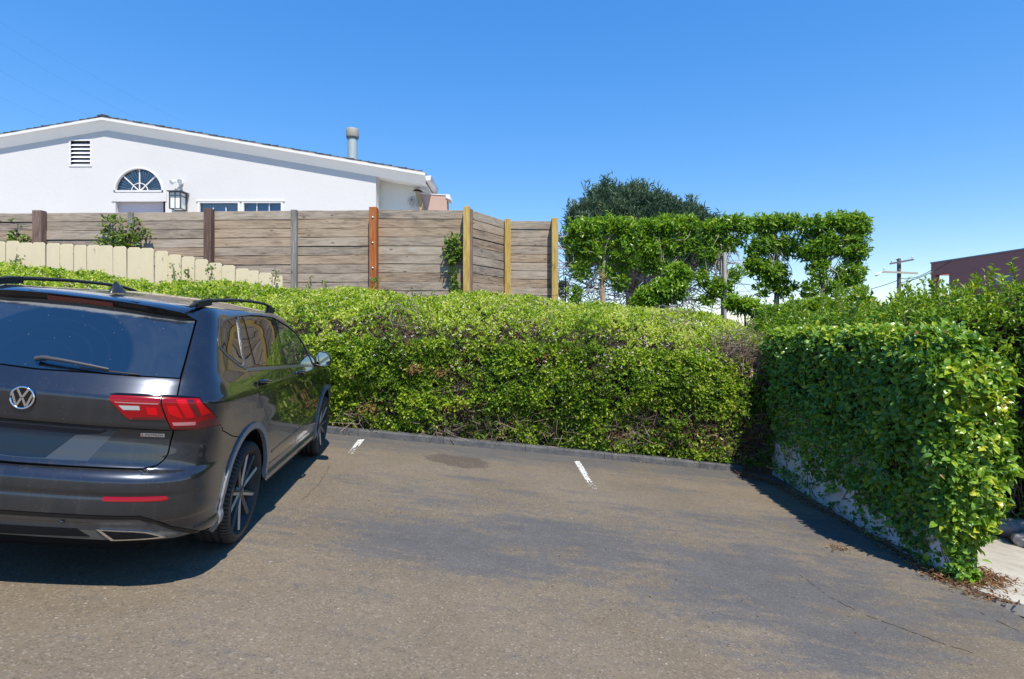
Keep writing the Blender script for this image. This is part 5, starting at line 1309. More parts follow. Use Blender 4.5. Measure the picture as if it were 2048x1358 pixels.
# rear window: tinted glass with dust, wiped clean in an arc
_t = NT('dusty_rear_glass_material'); _co = _t.obj(); _sx = _t.n('SeparateXYZ'); _t.l(_co, _sx.inputs[0])
_v = _t.n('CombineXYZ'); _t.l(_sx.outputs[1], _v.inputs[0]); _t.l(_t.math('MULTIPLY', _sx.outputs[2], 1.35), _v.inputs[1])
_sb = _t.n('VectorMath', operation='SUBTRACT'); _t.l(_v.outputs[0], _sb.inputs[0]); _sb.inputs[1].default_value = (.02, 1.22 * 1.35, 0)
_ln = _t.n('VectorMath', operation='LENGTH'); _t.l(_sb.outputs[0], _ln.inputs[0]); _r = _ln.outputs['Value']
_nz = _t.noise(_co, 9, 6, .7, .5); _ring = _t.noise(_t.n('CombineXYZ').outputs[0], 1)
_rv = _t.n('CombineXYZ'); _t.l(_t.math('MULTIPLY', _r, 34.0), _rv.inputs[0]); _rings = _t.noise(_rv.outputs[0], 1.0, 3, .6)
_out = _t.rng(_r, .43, .46, 0, 1, True); _f = _t.math('MULTIPLY', _t.math('ADD', _t.math('MULTIPLY', _out, .03), _t.math('MULTIPLY', _t.rng(_rings, .55, .8), .022)), _t.rng(_nz, .3, .7, .5, 1.2))
_top = _t.rng(_t.math('ADD', _sx.outputs[2], _t.math('MULTIPLY', _nz, .03)), 1.535, 1.55, 0, .30, True); _f = _t.math('ADD', _f, _top)
_spk = _t.n('TexVoronoi'); _spk.inputs['Scale'].default_value = 26; _t.l(_co, _spk.inputs['Vector']); _f = _t.math('ADD', _f, _t.rng(_spk.outputs[0], .07, .04, 0, .35))
_b = _t.pbsdf((.005, .010, .018), .02, 0, 1.0, None, 1.0, .01, finish=False); _b.inputs['IOR'].default_value = 1.6; _b.inputs['Coat IOR'].default_value = 1.5; _d = _t.n('BsdfDiffuse'); _d.inputs[0].default_value = (.42, .41, .38, 1)
_mx = _t.n('MixShader'); _t.l(_f, _mx.inputs[0]); _t.l(_b.outputs[0], _mx.inputs[1]); _t.l(_d.outputs[0], _mx.inputs[2]); _t.l(_mx.outputs[0], _t.out.inputs[0]); glass_r = _t.m

af, ar, au = [Vector(tuple(v)) for v in car_axes()]
car = empty('parked_car', CAR_T, 'black SUV parked nose to the hedge with dusty rear and red tail lamps', 'car')
car.matrix_world = Matrix.Translation(Vector(CAR_T)) @ Matrix((af, ar, au)).transposed().to_4x4() @ Matrix.Identity(4)
# basis (forward, right, up) is left handed, so the car is modelled with y to the LEFT and mirrored here
car.matrix_world = Matrix.Translation(Vector(CAR_T)) @ Matrix((af, -ar, au)).transposed().to_4x4()
FL = np.array([1, -1, 1.])                       # design space (y right) -> car space (y left)
LOCAL[0] = True
def dens(loop, step=.022):
    out = []
    for a, b in zip(loop, loop[1:] + loop[:1]):
        a = np.array(a); b = np.array(b); n = max(1, int(np.ceil(np.linalg.norm(b - a) / step)))
        out += [a + (b - a) * k / n for k in range(n)]
    return np.array(out)
def area2(p): x, y = p[:, 0], p[:, 1]; return np.sum(x * np.roll(y, -1) - y * np.roll(x, -1))
def inset(p, d):
    e = np.roll(p, -1, 0) - p; e = e / np.maximum(np.linalg.norm(e, axis=1, keepdims=True), 1e-9); n = np.stack([-e[:, 1], e[:, 0]], -1)
    m = n + np.roll(n, 1, 0); m = m / np.maximum((m * m).sum(1, keepdims=True) / 2, .35); return p + m * d
def inside(pt, poly):
    x, y = pt[:, 0][:, None], pt[:, 1][:, None]; x1, y1 = poly[:, 0], poly[:, 1]; x2, y2 = np.roll(x1, -1), np.roll(y1, -1)
    c = ((y1 > y) != (y2 > y)) & (x < (x2 - x1) * (y - y1) / np.where(y2 == y1, 1e-9, y2 - y1) + x1); return c.sum(1) % 2 == 1
def patch(name, loop, mat, parent=car, off=0.0, lip=.012, gap=.0018, res=.024, left=False):
    """panel of the body surface bounded by a loop of (u, z), with a folded edge"""
    p = dens([tuple(q) for q in loop])
    if area2(p) < 0: p = p[::-1].copy()
    if gap: p = inset(p, gap)
    lo, hi = p.min(0), p.max(0); gu, gv = np.meshgrid(np.arange(lo[0] + res * .6, hi[0], res), np.arange(lo[1] + res * .6, hi[1], res * .8))
    g = np.stack([gu.ravel(), gv.ravel()], -1); g = g[inside(g, inset(p, res * .45))] if len(g) else g
    n = len(p); allp = np.concatenate([p, g]) if len(g) else p
    r = delaunay_2d_cdt([Vector(q) for q in allp], [], [list(range(n))], 1, 1e-6)
    V2 = np.array([tuple(v) for v in r[0]]); tri = [tuple(f) for f in r[2]]
    if left: pass
    u, z = V2[:, 0], np.clip(V2[:, 1], .165, 1.628); P = S(u, z); N = SN(u, z)
    bad = np.linalg.norm(N, axis=1) < .5; N[bad] = (1, 0, 0)
    V = P + N * off
    bl, bz = p[:, 0], np.clip(p[:, 1], .165, 1.628); Bp = S(bl, bz); Bn = SN(bl, bz); Bn[np.linalg.norm(Bn, axis=1) < .5] = (1, 0, 0)
    B0 = Bp + Bn * off; B1 = Bp + Bn * (off - lip)
    cen = V.mean(0); k = len(V); vv = np.concatenate([V, B0, B1]); fs = list(tri)
    for i in range(n): j = (i + 1) % n; fs.append((k + i, k + n + i, k + n + j, k + j))
    tg = np.roll(B0, -1, 0) - np.roll(B0, 1, 0); sd = np.cross(tg, Bn); sd = sd / np.maximum(np.linalg.norm(sd, axis=1, keepdims=True), 1e-9)
    nn = np.concatenate([N, sd, sd])
    if left: vv = vv * FL; nn = nn * FL
    vv = vv * FL; nn = nn * FL
    # wind faces to agree with the normals
    ff = []
    for f in fs:
        a, b, c = vv[f[0]], vv[f[1]], vv[f[2]]; q = np.cross(b - a, c - a)
        ff.append(f if np.dot(q, nn[f[0]] + nn[f[1]] + nn[f[2]]) >= 0 else f[::-1])
    me = bpy.data.meshes.new(name); me.from_pydata([tuple(q) for q in vv], [], ff); me.polygons.foreach_set('use_smooth', np.ones(len(ff), bool)); me.update()
    me.normals_split_custom_set_from_vertices([tuple(q) for q in nn])
    me.materials.append(mat); o = bpy.data.objects.new(name, me); link(o, parent); return o
def both(name, loop, mat, parents=(car, car), **kw):
    return [patch(name, loop, mat, parents[0], **kw), patch(name, loop, mat, parents[1], left=True, **kw)]
def sym(half): return list(half) + [(-u, z) for u, z in reversed(half) if abs(u) > 1e-6]
def arc(cx, r, a0, a1, n=22, cz=.355):
    """arch arc on the right flank, angles in degrees from forward"""
    out = []
    for k in range(n + 1):
        t = math.radians(a0 + (a1 - a0) * k / n); x, z = cx + r * math.cos(t), cz + r * math.sin(t)
        out.append((u_of_x(x, min(max(z, .17), 1.2)), z))
    return out
def rp(y): return float(y)

# inner dark shell so that nothing shows through the gaps
u_ = np.linspace(-5.2, 5.2, 420); z_ = np.linspace(.27, 1.625, 56); U, Z = np.meshgrid(u_, z_); Pq = S(U, Z); Nq = SN(U, Z); Nq[np.linalg.norm(Nq, axis=-1) < .5] = (1, 0, 0); Vq = (Pq - Nq * .032)
cx_ = (Vq[:-1, :-1] + Vq[1:, 1:]) / 2
ok = ~(((cx_[..., 0] ** 2 + (cx_[..., 2] - .355) ** 2 < .43 ** 2) | ((cx_[..., 0] - 2.79) ** 2 + (cx_[..., 2] - .355) ** 2 < .43 ** 2)) & (np.abs(cx_[..., 1]) > .7))
i = np.arange(len(u_) - 1)[None] + len(u_) * np.arange(len(z_) - 1)[:, None]; Fq = np.stack([i, i + len(u_), i + len(u_) + 1, i + 1], -1)[ok]
inner_m = simple('car_inside_material', (.010, .010, .011), .9, 0, .1)
np_mesh('inner_shell', Vq.reshape(-1, 3) * FL, Fq, inner_m, car)
MB().box((-.86, -.60, .24), (3.4, .60, .42)).build('underbody', inner_m, car)
wl_ = MB()
for cx in (0, 2.79):
    for s_ in (-1, 1):
        vs = []
        for k in range(17):
            t = math.pi * k / 16; c, q = cx + .44 * math.cos(t), .355 + .44 * math.sin(t); vs += [(c, s_ * .52, q), (c, s_ * .862, q)]
        wl_.add(vs, [(2 * k, 2 * k + 1, 2 * k + 3, 2 * k + 2) for k in range(16)]); wl_.add([vs[2 * k] for k in range(17)], [tuple(range(17))])
wl_.build('wheel_well', inner_m, car)

# panels
LAMP_SPLIT = [(.646, 1.116), (.655, 1.072), (.689, .989), (.714, .940)]
tg_half = [(0, 1.199), (.257, 1.207), (.697, 1.214), (.715, 1.120)] + LAMP_SPLIT + [(.702, .873), (.700, .800), (.688, .768), (.660, .738), (.600, .720), (0, .713)]
tailgate = patch('tailgate', sym(tg_half), paint_m)
ARO = .452
a_rear = arc(-.012, ARO, 112, 196, 20)
bm_half = [(0, .709), (.600, .716), (.662, .734), (.691, .766), (.704, .799), (.706, .873), (.718, .936), (.80, .937), (.92, .942), (1.016, .944), (1.043, .894), (1.24, .825)] + a_rear + [(1.07, .305), (.95, .322), (.918, .342), (.776, .400), (.70, .455), (.641, .480), (.30, .483), (0, .483)]
bumper = patch('bumper', sym(bm_half), paint_m)
patch('bumper_trim', sym([(0, .483), (.30, .483), (.641, .480), (.70, .455), (.776, .400), (.918, .342), (.95, .322), (.94, .318), (.90, .325), (.765, .385), (.68, .440), (.632, .460), (.30, .462), (0, .462)]), gloss_blk, bumper, off=.004, gap=.001)
valance = patch('valance', sym([(0, .461), (.30, .461), (.632, .459), (.68, .439), (.765, .384), (.90, .324), (.80, .318), (.60, .326), (.30, .334), (0, .336)]), grey_paint, off=-.004)
patch('diffuser_slot', sym([(0, .395), (.34, .395), (.40, .352), (0, .346)]), inner_m, valance, off=-.001, gap=0)
for lf in (False, True):
    patch('exhaust_trim', [(.432, .398), (.60, .388), (.67, .378), (.76, .337), (.50, .331)], chrome, valance, off=.004, gap=0, left=lf)
    patch('exhaust_opening', [(.458, .390), (.60, .381), (.66, .371), (.725, .344), (.515, .339)], inner_m, valance, off=.0055, gap=0, left=lf, lip=.002)
    patch('reflector', [(.456, .573), (.463, .580), (.74, .582), (.763, .573), (.763, .563), (.745, .557), (.463, .557)], lamp_red, bumper, off=.003, gap=0, left=lf)
sens_m = simple('sensor_material', (.10, .10, .105), .45)
for u0, zz in ((.276, .434), (.678, .421), (-.276, .434), (-.678, .421)):
    c = S(u0, zz) * FL; n = SN(u0, zz) * FL; q = Vector(n).to_track_quat('Y', 'Z').to_matrix().to_4x4(); q.translation = Vector(c)
    m = MB().lathe([(.001, .004), (.008, .004), (.0085, .002)], 14, axis='Y'); m.lathe([(.0105, .0), (.0105, .003), (.0125, .003), (.0125, 0)], 14, axis='Y')
    o = m.build('parking_sensor', sens_m, bumper); o.matrix_basis = q

DLO_BL = [(1.432, 1.238), (1.272, 1.273), (1.056, 1.334), (.892, 1.392), (.840, 1.447), (.826, 1.508), (.880, 1.546), (.985, 1.566), (1.10, 1.583)]
DLO_TOP = [(1.375, 1.603), (1.58, 1.606), (1.892, 1.598), (2.095, 1.568), (2.348, 1.530), (2.693, 1.466), (2.956, 1.376), (3.173, 1.278), (3.384, 1.170)]
SILL = [(3.386, 1.138), (2.80, 1.177), (2.158, 1.203), (1.80, 1.217), (1.432, 1.229)]
body_loop = [(.555, 1.626), (.575, 1.60), (.624, 1.541), (.701, 1.220), (.719, 1.122), (.76, 1.120), (.831, 1.116), (.880, 1.072), (.936, 1.028), (1.020, .946), (1.047, .896), (1.244, .827)] + arc(-.012, ARO, 112, 42, 18) + \
    [(2.09, .770), (1.832, .929), (1.70, 1.03), (1.573, 1.127), (1.458, 1.229)] + DLO_BL + DLO_TOP + [(3.50, 1.165), (3.30, 1.287), (3.08, 1.387), (2.82, 1.478), (2.48, 1.555), (2.15, 1.612), (1.95, 1.628)]
both('body_side', body_loop, paint_m)
BC = [(2.415, 1.201), (2.84, 1.0), (2.965, .844), (3.09, .601), (3.076, .51), (3.06, .425)]
FC = [(3.53, 1.130), (3.64, 1.02), (3.769, .907), (3.928, .732), (4.0, .55), (4.02, .44)]
rd = [(1.462, 1.226), (1.80, 1.215), (2.158, 1.201)] + BC + arc(-.012, .46, 10, 44, 10) + [(2.09, .768), (1.834, .929), (1.702, 1.03), (1.576, 1.127)]
fd = [(2.418, 1.199), (2.80, 1.175), (3.386, 1.136)] + FC + list(reversed(BC))[:-1]
rear_doors = both('door', rd, paint_m); front_doors = both('door', fd, paint_m)
for o in rear_doors: o['label'] = 'rear door with tinted window'
both('rocker_panel', arc(-.012, .46, -4, 9, 4) + [(3.06, .423), (4.02, .438)] + arc(2.79, .45, 170, 186, 3) + [(3.9, .262), (3.0, .258), (2.2, .27)], grey_paint, off=-.002)
both('door_trim', [(2.30, .530), (3.06, .545), (3.97, .575), (3.98, .556), (3.06, .526), (2.30, .512)], grey_paint, rear_doors, off=.004, gap=0, lip=.006)
fend = FC + list(arc(2.79, ARO, 168, 2, 24)) + [(5.02, .40), (5.06, .62), (5.03, .90), (4.75, .985), (4.2, 1.065), (3.55, 1.135)]
both('fender', fend, paint_m)
both('front_end', [(5.03, .32), (5.08, .62), (5.05, .905), (4.78, .99), (4.2, 1.072), (3.62, 1.13), (5.98, 1.12), (5.98, .32)], paint_m, res=.06)
both('windscreen', [(3.60, 1.140), (3.52, 1.17), (3.32, 1.292), (3.10, 1.392), (2.84, 1.483), (2.50, 1.560), (2.17, 1.618), (5.5, 1.622), (5.9, 1.140)], glass_d, res=.06)
# glass and pillars
both('window_surround', DLO_BL + DLO_TOP + SILL[:-1], gloss_blk, off=-.006, gap=.001)
def shrink(loop, d): q = np.array(loop); q = q if area2(q) > 0 else q[::-1]; return [tuple(v) for v in inset(dens([tuple(v) for v in q], .05), d)]
CP0, CP1 = (1.118, 1.584), (1.385, 1.258)
QP0, QP1 = (1.225, 1.592), (1.590, 1.250)
both('quarter_window', shrink([CP1] + DLO_BL[1:8] + [(1.09, 1.580)], .011), glass_d, off=-.003, gap=0, lip=.002)
both('quarter_light', shrink([(1.150, 1.586), CP0 and (1.212, 1.592), (1.572, 1.245), (1.425, 1.236)], .006), glass_d, off=-.003, gap=0, lip=.002)
both('rear_door_window', shrink([QP0, (1.375, 1.600), (1.58, 1.603), (1.862, 1.597), (2.03, 1.45), (2.262, 1.214), (1.80, 1.230), QP1], .008), glass_d, off=-.003, gap=0, lip=.002)
both('front_door_window', shrink([(1.955, 1.589), (2.095, 1.564), (2.348, 1.526), (2.693, 1.462), (2.956, 1.372), (3.173, 1.274), (3.36, 1.180), (3.30, 1.155), (2.80, 1.187), (2.37, 1.208), (2.12, 1.42)], .010), glass_f, off=-.003, gap=0, lip=.002)
both('window_divider', [(1.112, 1.590), (1.148, 1.592), (1.425, 1.240), (1.385, 1.244)], satin, off=.001, gap=.002, lip=.006)
both('window_sill_trim', [(1.425, 1.240), (1.80, 1.229), (2.158, 1.215), (2.80, 1.188), (3.40, 1.148), (3.40, 1.130), (2.80, 1.166), (2.158, 1.192), (1.80, 1.206), (1.432, 1.220)], satin, off=.005, gap=0, lip=.01)
q = np.array(DLO_BL + DLO_TOP); out = inset(q[::1], 0)
e = np.gradient(q, axis=0); nrm = np.stack([-e[:, 1], e[:, 0]], -1); nrm /= np.linalg.norm(nrm, axis=1, keepdims=True)
both('window_frame', [tuple(v) for v in q - nrm * -.010] + [tuple(v) for v in (q - nrm * .003)[::-1]], simple('window_frame_material', (.10, .105, .11), .35, .5), off=.003, gap=0, lip=.008)
rw_half = [(0, 1.205), (.257, 1.2125), (.692, 1.219), (.618, 1.536), (.615, 1.545), (.40, 1.565), (0, 1.575)]
rear_win = patch('rear_window', sym(rw_half), glass_r, off=-.003)
# tail lamps: outer on the flank, inner on the tailgate
O_LOOP = [(.648, 1.116), (.657, 1.072), (.691, .989), (.716, .940), (.80, .938), (.92, .943), (1.016, .947), (.932, 1.028), (.88, 1.070), (.831, 1.113)]
I_LOOP = [(.402, 1.088), (.412, 1.108), (.643, 1.115), (.652, 1.072), (.686, .991), (.52, .984), (.49, 1.001)]
for lf in (False, True):
    lo = patch('tail_lamp', O_LOOP, lamp_red, car, off=.007, left=lf, lip=.03)
    li = patch('inner_tail_lamp', I_LOOP, lamp_red, tailgate, off=.007, left=lf, lip=.02)
    for nm, lp, mt, par in (('lens', [(.719, 1.104), (.767, 1.106), (.826, 1.012), (.782, 1.001)], lamp_bri, lo), ('lens', [(.679, 1.073), (.724, 1.075), (.766, 1.008), (.755, 1.001), (.695, 1.026)], lamp_bri, lo),
                            ('lens', [(.815, 1.099), (.831, 1.106), (.912, 1.030), (.858, 1.017)], lamp_bri, lo), ('reflector_strip', [(.712, .981), (.83, .985), (.831, .964), (.722, .962)], lamp_pink, lo),
                            ('lamp_band', [(.722, .958), (.835, .960), (.838, .984), (.96, 1.000), (1.006, .951), (.92, .947), (.80, .943), (.718, .945)], lamp_dark, lo), ('lamp_gap', [(.770, 1.107), (.805, 1.104), (.850, 1.020), (.832, 1.012)], lamp_dark, lo)):
        patch(nm, lp, mt, car if False else par, off=.0085 if mt is not lamp_dark else .0078, gap=.001, left=lf, lip=.003)
    # pieces of the inner lamp stay level with it on the tailgate
    for nm, lp, mt in (('reversing_light', [(.453, 1.060), (.553, 1.064), (.560, 1.040), (.480, 1.036)], lamp_clr), ('inner_lens', [(.582, 1.058), (.634, 1.060), (.645, 1.016), (.597, 1.017)], lamp_bri),
                       ('inner_lamp_strip', [(.43, 1.078), (.642, 1.084), (.640, 1.076), (.440, 1.071)], lamp_pink), ('inner_lamp_band', [(.53, 1.003), (.680, 1.010), (.684, .994), (.522, .988)], lamp_dark)):  # pink strip and dark red band across the inner lamp
        patch(nm, lp, mt, tailgate, off=.0085, gap=.001, left=lf, lip=.003)
    patch('lamp_lid_line', [(.40, 1.112), (.43, 1.121), (.64, 1.128), (.74, 1.127), (.835, 1.120), (.832, 1.1155), (.72, 1.119), (.642, 1.1175), (.41, 1.1095)], gloss_blk, tailgate, off=.003, gap=0, left=lf, lip=.003)

# plate recess: a painted tray under the crease, toned as its lit part
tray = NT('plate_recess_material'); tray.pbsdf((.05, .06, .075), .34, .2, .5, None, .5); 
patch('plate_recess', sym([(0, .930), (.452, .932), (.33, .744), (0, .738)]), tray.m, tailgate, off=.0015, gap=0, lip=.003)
patch('plate_shade_panel', sym([(0, .928), (.440, .930), (.36, .889), (.245, .875), (.125, .746), (0, .742)]), simple('navy_plate_shade_material', (.006, .013, .026), .22, 0, .5), tailgate, off=.0035, gap=0, lip=.002)  # navy sheet: blank plate with the overhang's shade painted in
patch('recess_edge', sym([(0, .9345), (.46, .9365), (.70, .932), (.70, .927), (.455, .930), (0, .929)]), inner_m, tailgate, off=.002, gap=0, lip=.003)

# roof
xr = np.linspace(-.60, 1.42, 60); vr = np.linspace(-1, 1, 41)
P163, _s = contour(1.628)
side = P163[:np.argmax(P163[:, 1]) + 200]
def yw(x):
    P = P163; k = np.argmax(P[:, 1]); 
    return float(np.interp(x, P[:k + 1, 0] + np.arange(k + 1) * 1e-7, P[:k + 1, 1])) if x < P[k, 0] else float(np.interp(x, P[k:, 0], P[k:, 1]))
zc = pchip([-.62, -.40, -.20, .20, .60, .95, 1.2, 1.42], [1.612, 1.634, 1.650, 1.674, 1.684, 1.678, 1.660, 1.63])
X_, V_ = np.meshgrid(xr, vr, indexing='ij'); Yw = np.array([max(yw(x), .30) for x in xr])[:, None] * np.ones_like(V_)
edge = np.array([1.628 - .012 * max(0, (-.35 - x) / .25) for x in xr])[:, None]
Zr = edge + (zc(X_) - edge) * (1 - np.abs(V_) ** 2.4); Yr = V_ * Yw
i = np.arange(40)[None] + 41 * np.arange(59)[:, None]
np_mesh('roof', np.stack([X_, Yr, Zr], -1).reshape(-1, 3) * FL, np.stack([i, i + 1, i + 42, i + 41], -1).reshape(-1, 4), paint_m, car, smooth=True)
# spoiler with high brake light
ys = np.linspace(-.612, .612, 49); sec = []
for y in ys:
    a = abs(y); xe = np.interp(a, [0, .2, .4, .55, .60, .612], [-.632, -.632, -.615, -.578, -.525, -.508]); zt = np.interp(a, [0, .2, .4, .55, .60, .612], [1.612, 1.611, 1.602, 1.585, 1.556, 1.545]); zb = np.interp(a, [0, .2, .4, .55, .60, .612], [1.560, 1.557, 1.546, 1.540, 1.538, 1.538])
    zf = np.interp(a, [0, .3, .5, .58, .612], [1.632, 1.630, 1.622, 1.610, 1.585]); xf = -.42 + .02 * a
    sec.append([(xf, y, zf), ((xf + xe) / 2, y, (zf + zt) / 2 + .010), (xe + .02, y, zt + .004), (xe, y, zt - .004), (xe + .012, y, (zt + zb) / 2), (xe + .022, y, zb), (xe + .20, y, zb + .01)])
sec = np.array(sec); i = np.arange(6)[None] + 7 * np.arange(48)[:, None]
Fq = np.stack([i, i + 1, i + 8, i + 7], -1)
top = np_mesh('spoiler', sec.reshape(-1, 3) * FL, Fq[:, :3].reshape(-1, 4), paint_m, car, smooth=True)
np_mesh('spoiler_face', sec.reshape(-1, 3) * FL * np.array([1, 1, 1.]), Fq[:, 3:].reshape(-1, 4), gloss_blk, top, smooth=True)
bl = MB(); k0 = [k for k, y in enumerate(ys) if abs(y) <= .185]
for k in k0[:-1]:
    a, b = sec[k] * FL, sec[k + 1] * FL; o_ = np.array([-.004, 0, 0])
    pa_, pb_ = a[3] * .75 + a[5] * .25 + o_, a[3] * .22 + a[5] * .78 + o_; qa, qb = b[3] * .75 + b[5] * .25 + o_, b[3] * .22 + b[5] * .78 + o_
    bl.add([pa_, pb_, qb, qa], [(0, 1, 2, 3)])
bl.build('brake_light', lamp_dark, top)
# roof rails, antenna
for s_ in (1, -1):
    y = -.575 * s_
    path = [(-.54, y, 1.622), (-.47, y, 1.645), (-.37, y, 1.664), (-.15, y, 1.680), (.24, y, 1.700), (.62, y, 1.707), (.93, y, 1.703), (1.14, y, 1.684), (1.30, y, 1.648)]
    m = MB(); m.tube(path, [.010, .013, .014, .013, .012, .012, .012, .013, .010], 8)
    m.beam((-.46, y, 1.64), (-.25, y, 1.665), .03, .04); m.beam((1.08, y, 1.66), (1.24, y, 1.65), .03, .05)
    m.build('roof_rail', trim_blk, car)
an = MB(); an.add([(-.33, 0, 1.652), (-.33, .012, 1.65), (-.33, -.012, 1.65), (-.14, 0, 1.668), (-.20, .030, 1.658), (-.20, -.030, 1.658), (-.30, 0, 1.722), (-.275, 0, 1.728), (-.22, .010, 1.690), (-.22, -.010, 1.690)],
    [(1, 6, 2), (1, 4, 8, 6), (2, 6, 9, 5), (4, 3, 8), (5, 9, 3), (6, 8, 7), (6, 7, 9), (7, 8, 3), (7, 3, 9)], True); an.build('antenna', simple('antenna_material', (.02, .022, .03), .3), car)
# wiper
def sp(u, z, o): return Vector((S(u, z) + SN(u, z) * o) * FL)
wm_ = MB(); wm_.tube([sp(-.02, 1.240, .018), sp(.02, 1.241, .035), sp(.12, 1.236, .036), sp(.26, 1.227, .030), sp(.35, 1.221, .024)], [.015, .012, .010, .009, .007], 8)
wm_.lathe([(.001, .045), (.018, .042), (.022, .02), (.022, 0)], 14, sp(-.005, 1.243, .0), 'X')
wo_ = wm_.build('wiper', simple('wiper_arm_material', (.05, .052, .056), .45), car)
MB().tube([sp(.20, 1.222, .012), sp(.35, 1.216, .014), sp(.50, 1.214, .012)], .005, 6).build('wiper_blade', trim_blk, wo_)
# emblem: ring with a V above a W
E0 = sp(0, 1.056, .004); R_e = .056
def ep(x, z, o=.004): return E0 + Vector((-o, -x, z))
em = MB(); ring = [ep(math.cos(t) * R_e, math.sin(t) * R_e) for t in np.linspace(0, 2 * math.pi, 33)]
em.tube(ring, .0055, 8, cap=False)
def stroke(a, b, w_=.011): em.beam(ep(*a), ep(*b), w_, .007, (1, 0, 0))
k = R_e / .056
for s_ in (-1, 1):
    stroke((s_ * .0255, .0445), (s_ * .0045, .0060)); stroke((s_ * .0480, .0215), (s_ * .0235, -.0455)); stroke((s_ * .0235, -.0455), (s_ * .0030, -.0015))
stroke((-.0065, .0045), (.0065, .0045), .006); stroke((-.0050, -.0035), (.0050, -.0035), .006)
emo = em.build('emblem', chrome, tailgate)
MB().lathe([(.001, -.003), (R_e, -.003)], 28, E0, 'X').build('emblem_ground', gloss_blk, tailgate)
# badge lettering
def text(name, s, size, mat, parent, loc, zrot, ext=.0008):
    cu = bpy.data.curves.new(name, 'FONT'); cu.body = s; cu.size = size; cu.extrude = ext; cu.align_x = 'LEFT'; cu.space_character = .95
    o = bpy.data.objects.new(name, cu); me = bpy.data.meshes.new_from_object(o); bpy.data.objects.remove(o); me.materials.clear(); me.materials.append(mat)
    o = bpy.data.objects.new(name, me); link(o, parent); o.matrix_basis = zrot; o.matrix_basis.translation = loc; return o
u0, u1 = .556, .672; a, b = S(u0, .9) * FL, S(u1, .9) * FL
n = Vector(SN((u0 + u1) / 2, .9) * FL).normalized(); xd = (Vector(b) - Vector(a)).normalized(); zd = Vector((0, 0, 1)); zd = (zd - zd.dot(n) * n).normalized(); xd = (xd - xd.dot(n) * n).normalized()
B3 = Matrix((xd, zd, n)).transposed().to_4x4(); c = (Vector(a) + Vector(b)) / 2 + n * .004
pl = MB().prism([c + xd * x + zd * z for x, z in ((-.057, -.010), (.057, -.010), (.057, .010), (-.057, .010))], n * .0025); plo = pl.build('badge', simple('badge_plate_material', (.70, .70, .71), .25, .8), tailgate)
text('badge_numeral', '4', .021, lamp_bri, tailgate, c - xd * .055 - zd * .0075 + n * .0032, B3)
text('badge_lettering', 'MOTION', .0185, gloss_blk, tailgate, c - xd * .036 - zd * .0065 + n * .0032, B3 @ Matrix.Diagonal((1.18, 1, 1, 1)))
# arch trims
for cx, nm in ((-.012, 0), (2.79, 1)):
    a0, a1 = ((-2, 194) if nm == 0 else (-14, 190))
    o_ = arc(cx, .492, a0, a1, 40); i_ = arc(cx, .446, a0, a1, 40)
    if nm == 0: o_ = [(u, z) for u, z in o_]; 
    both('wheel_arch_trim', o_ + i_[::-1], arch_m, off=.012, gap=0, lip=.03, res=.02)
# door handles, mirrors
for k, (lp, doors) in enumerate((([(1.636, 1.121), (1.668, 1.146), (1.733, 1.157), (1.825, 1.135), (1.859, 1.109), (1.783, 1.081), (1.67, 1.102)], rear_doors), ([(2.735, 1.106), (2.77, 1.124), (2.85, 1.130), (2.95, 1.110), (2.97, 1.088), (2.88, 1.066), (2.77, 1.084)], front_doors))):
    for d, lf in zip(doors, (False, True)):
        patch('handle_recess', lp, gloss_blk, d, off=.001, gap=0, left=lf, lip=.002)
        uc = np.mean([q[0] for q in lp]); zc_ = np.mean([q[1] for q in lp]) + .008; sg = -1 if lf else 1
        pts = [Vector((S(uc + d_, zc_ - d_ * .08) + SN(uc + d_, zc_) * o_) * FL) for d_, o_ in ((-.115, .012), (-.08, .030), (0, .036), (.08, .030), (.115, .012))]
        if lf: pts = [Vector((p.x, -p.y, p.z)) for p in pts]
        MB().tube(pts, [.010, .013, .014, .013, .010], 8).build('door_handle', paint_m, d)
for s_ in (1, -1):
    Yd = lambda y: -y * s_
    loopm = [(.885, 1.143), (.95, 1.133), (1.01, 1.143), (1.032, 1.20), (1.02, 1.25), (.975, 1.283), (.905, 1.285), (.880, 1.25), (.876, 1.19)]
    m = MB(); rings = []
    for (x, sc_, dz) in ((1.90, 1.0, 0), (1.915, 1.04, 0), (1.97, .97, .002), (2.03, .78, .004), (2.07, .45, .004), (2.08, .05, .004)):
        cy_, cz_ = .955, 1.21; rings.append([Vector((x, Yd(cy_ + (y - cy_) * sc_), cz_ + (z - cz_) * sc_ + dz)) for y, z in loopm])
    k = len(loopm); vs = [v for r_ in rings for v in r_]; m.add(vs, [(r_ * k + i, r_ * k + (i + 1) % k, (r_ + 1) * k + (i + 1) % k, (r_ + 1) * k + i) for r_ in range(5) for i in range(k)], True)
    m.beam((1.93, Yd(.84), 1.145), (1.96, Yd(.93), 1.165), .06, .03)
    mo = m.build('wing_mirror', paint_m, car)
    MB().add([Vector((1.903, Yd(.955 + (y - .955) * .90), 1.21 + (z - 1.21) * .88)) for y, z in loopm], [tuple(range(k))]).build('mirror_glass', simple('mirror_glass_material', (.55, .62, .66), .01, 1.0), mo)
    MB().add([Vector((1.899, Yd(.955 + (y - .955) * .99), 1.21 + (z - 1.21) * .99)) for y, z in loopm] + [Vector((1.904, Yd(.955 + (y - .955) * .90), 1.21 + (z - 1.21) * .88)) for y, z in loopm], [(i, (i + 1) % k, k + (i + 1) % k, k + i) for i in range(k)]).build('mirror_rim', trim_blk, mo)
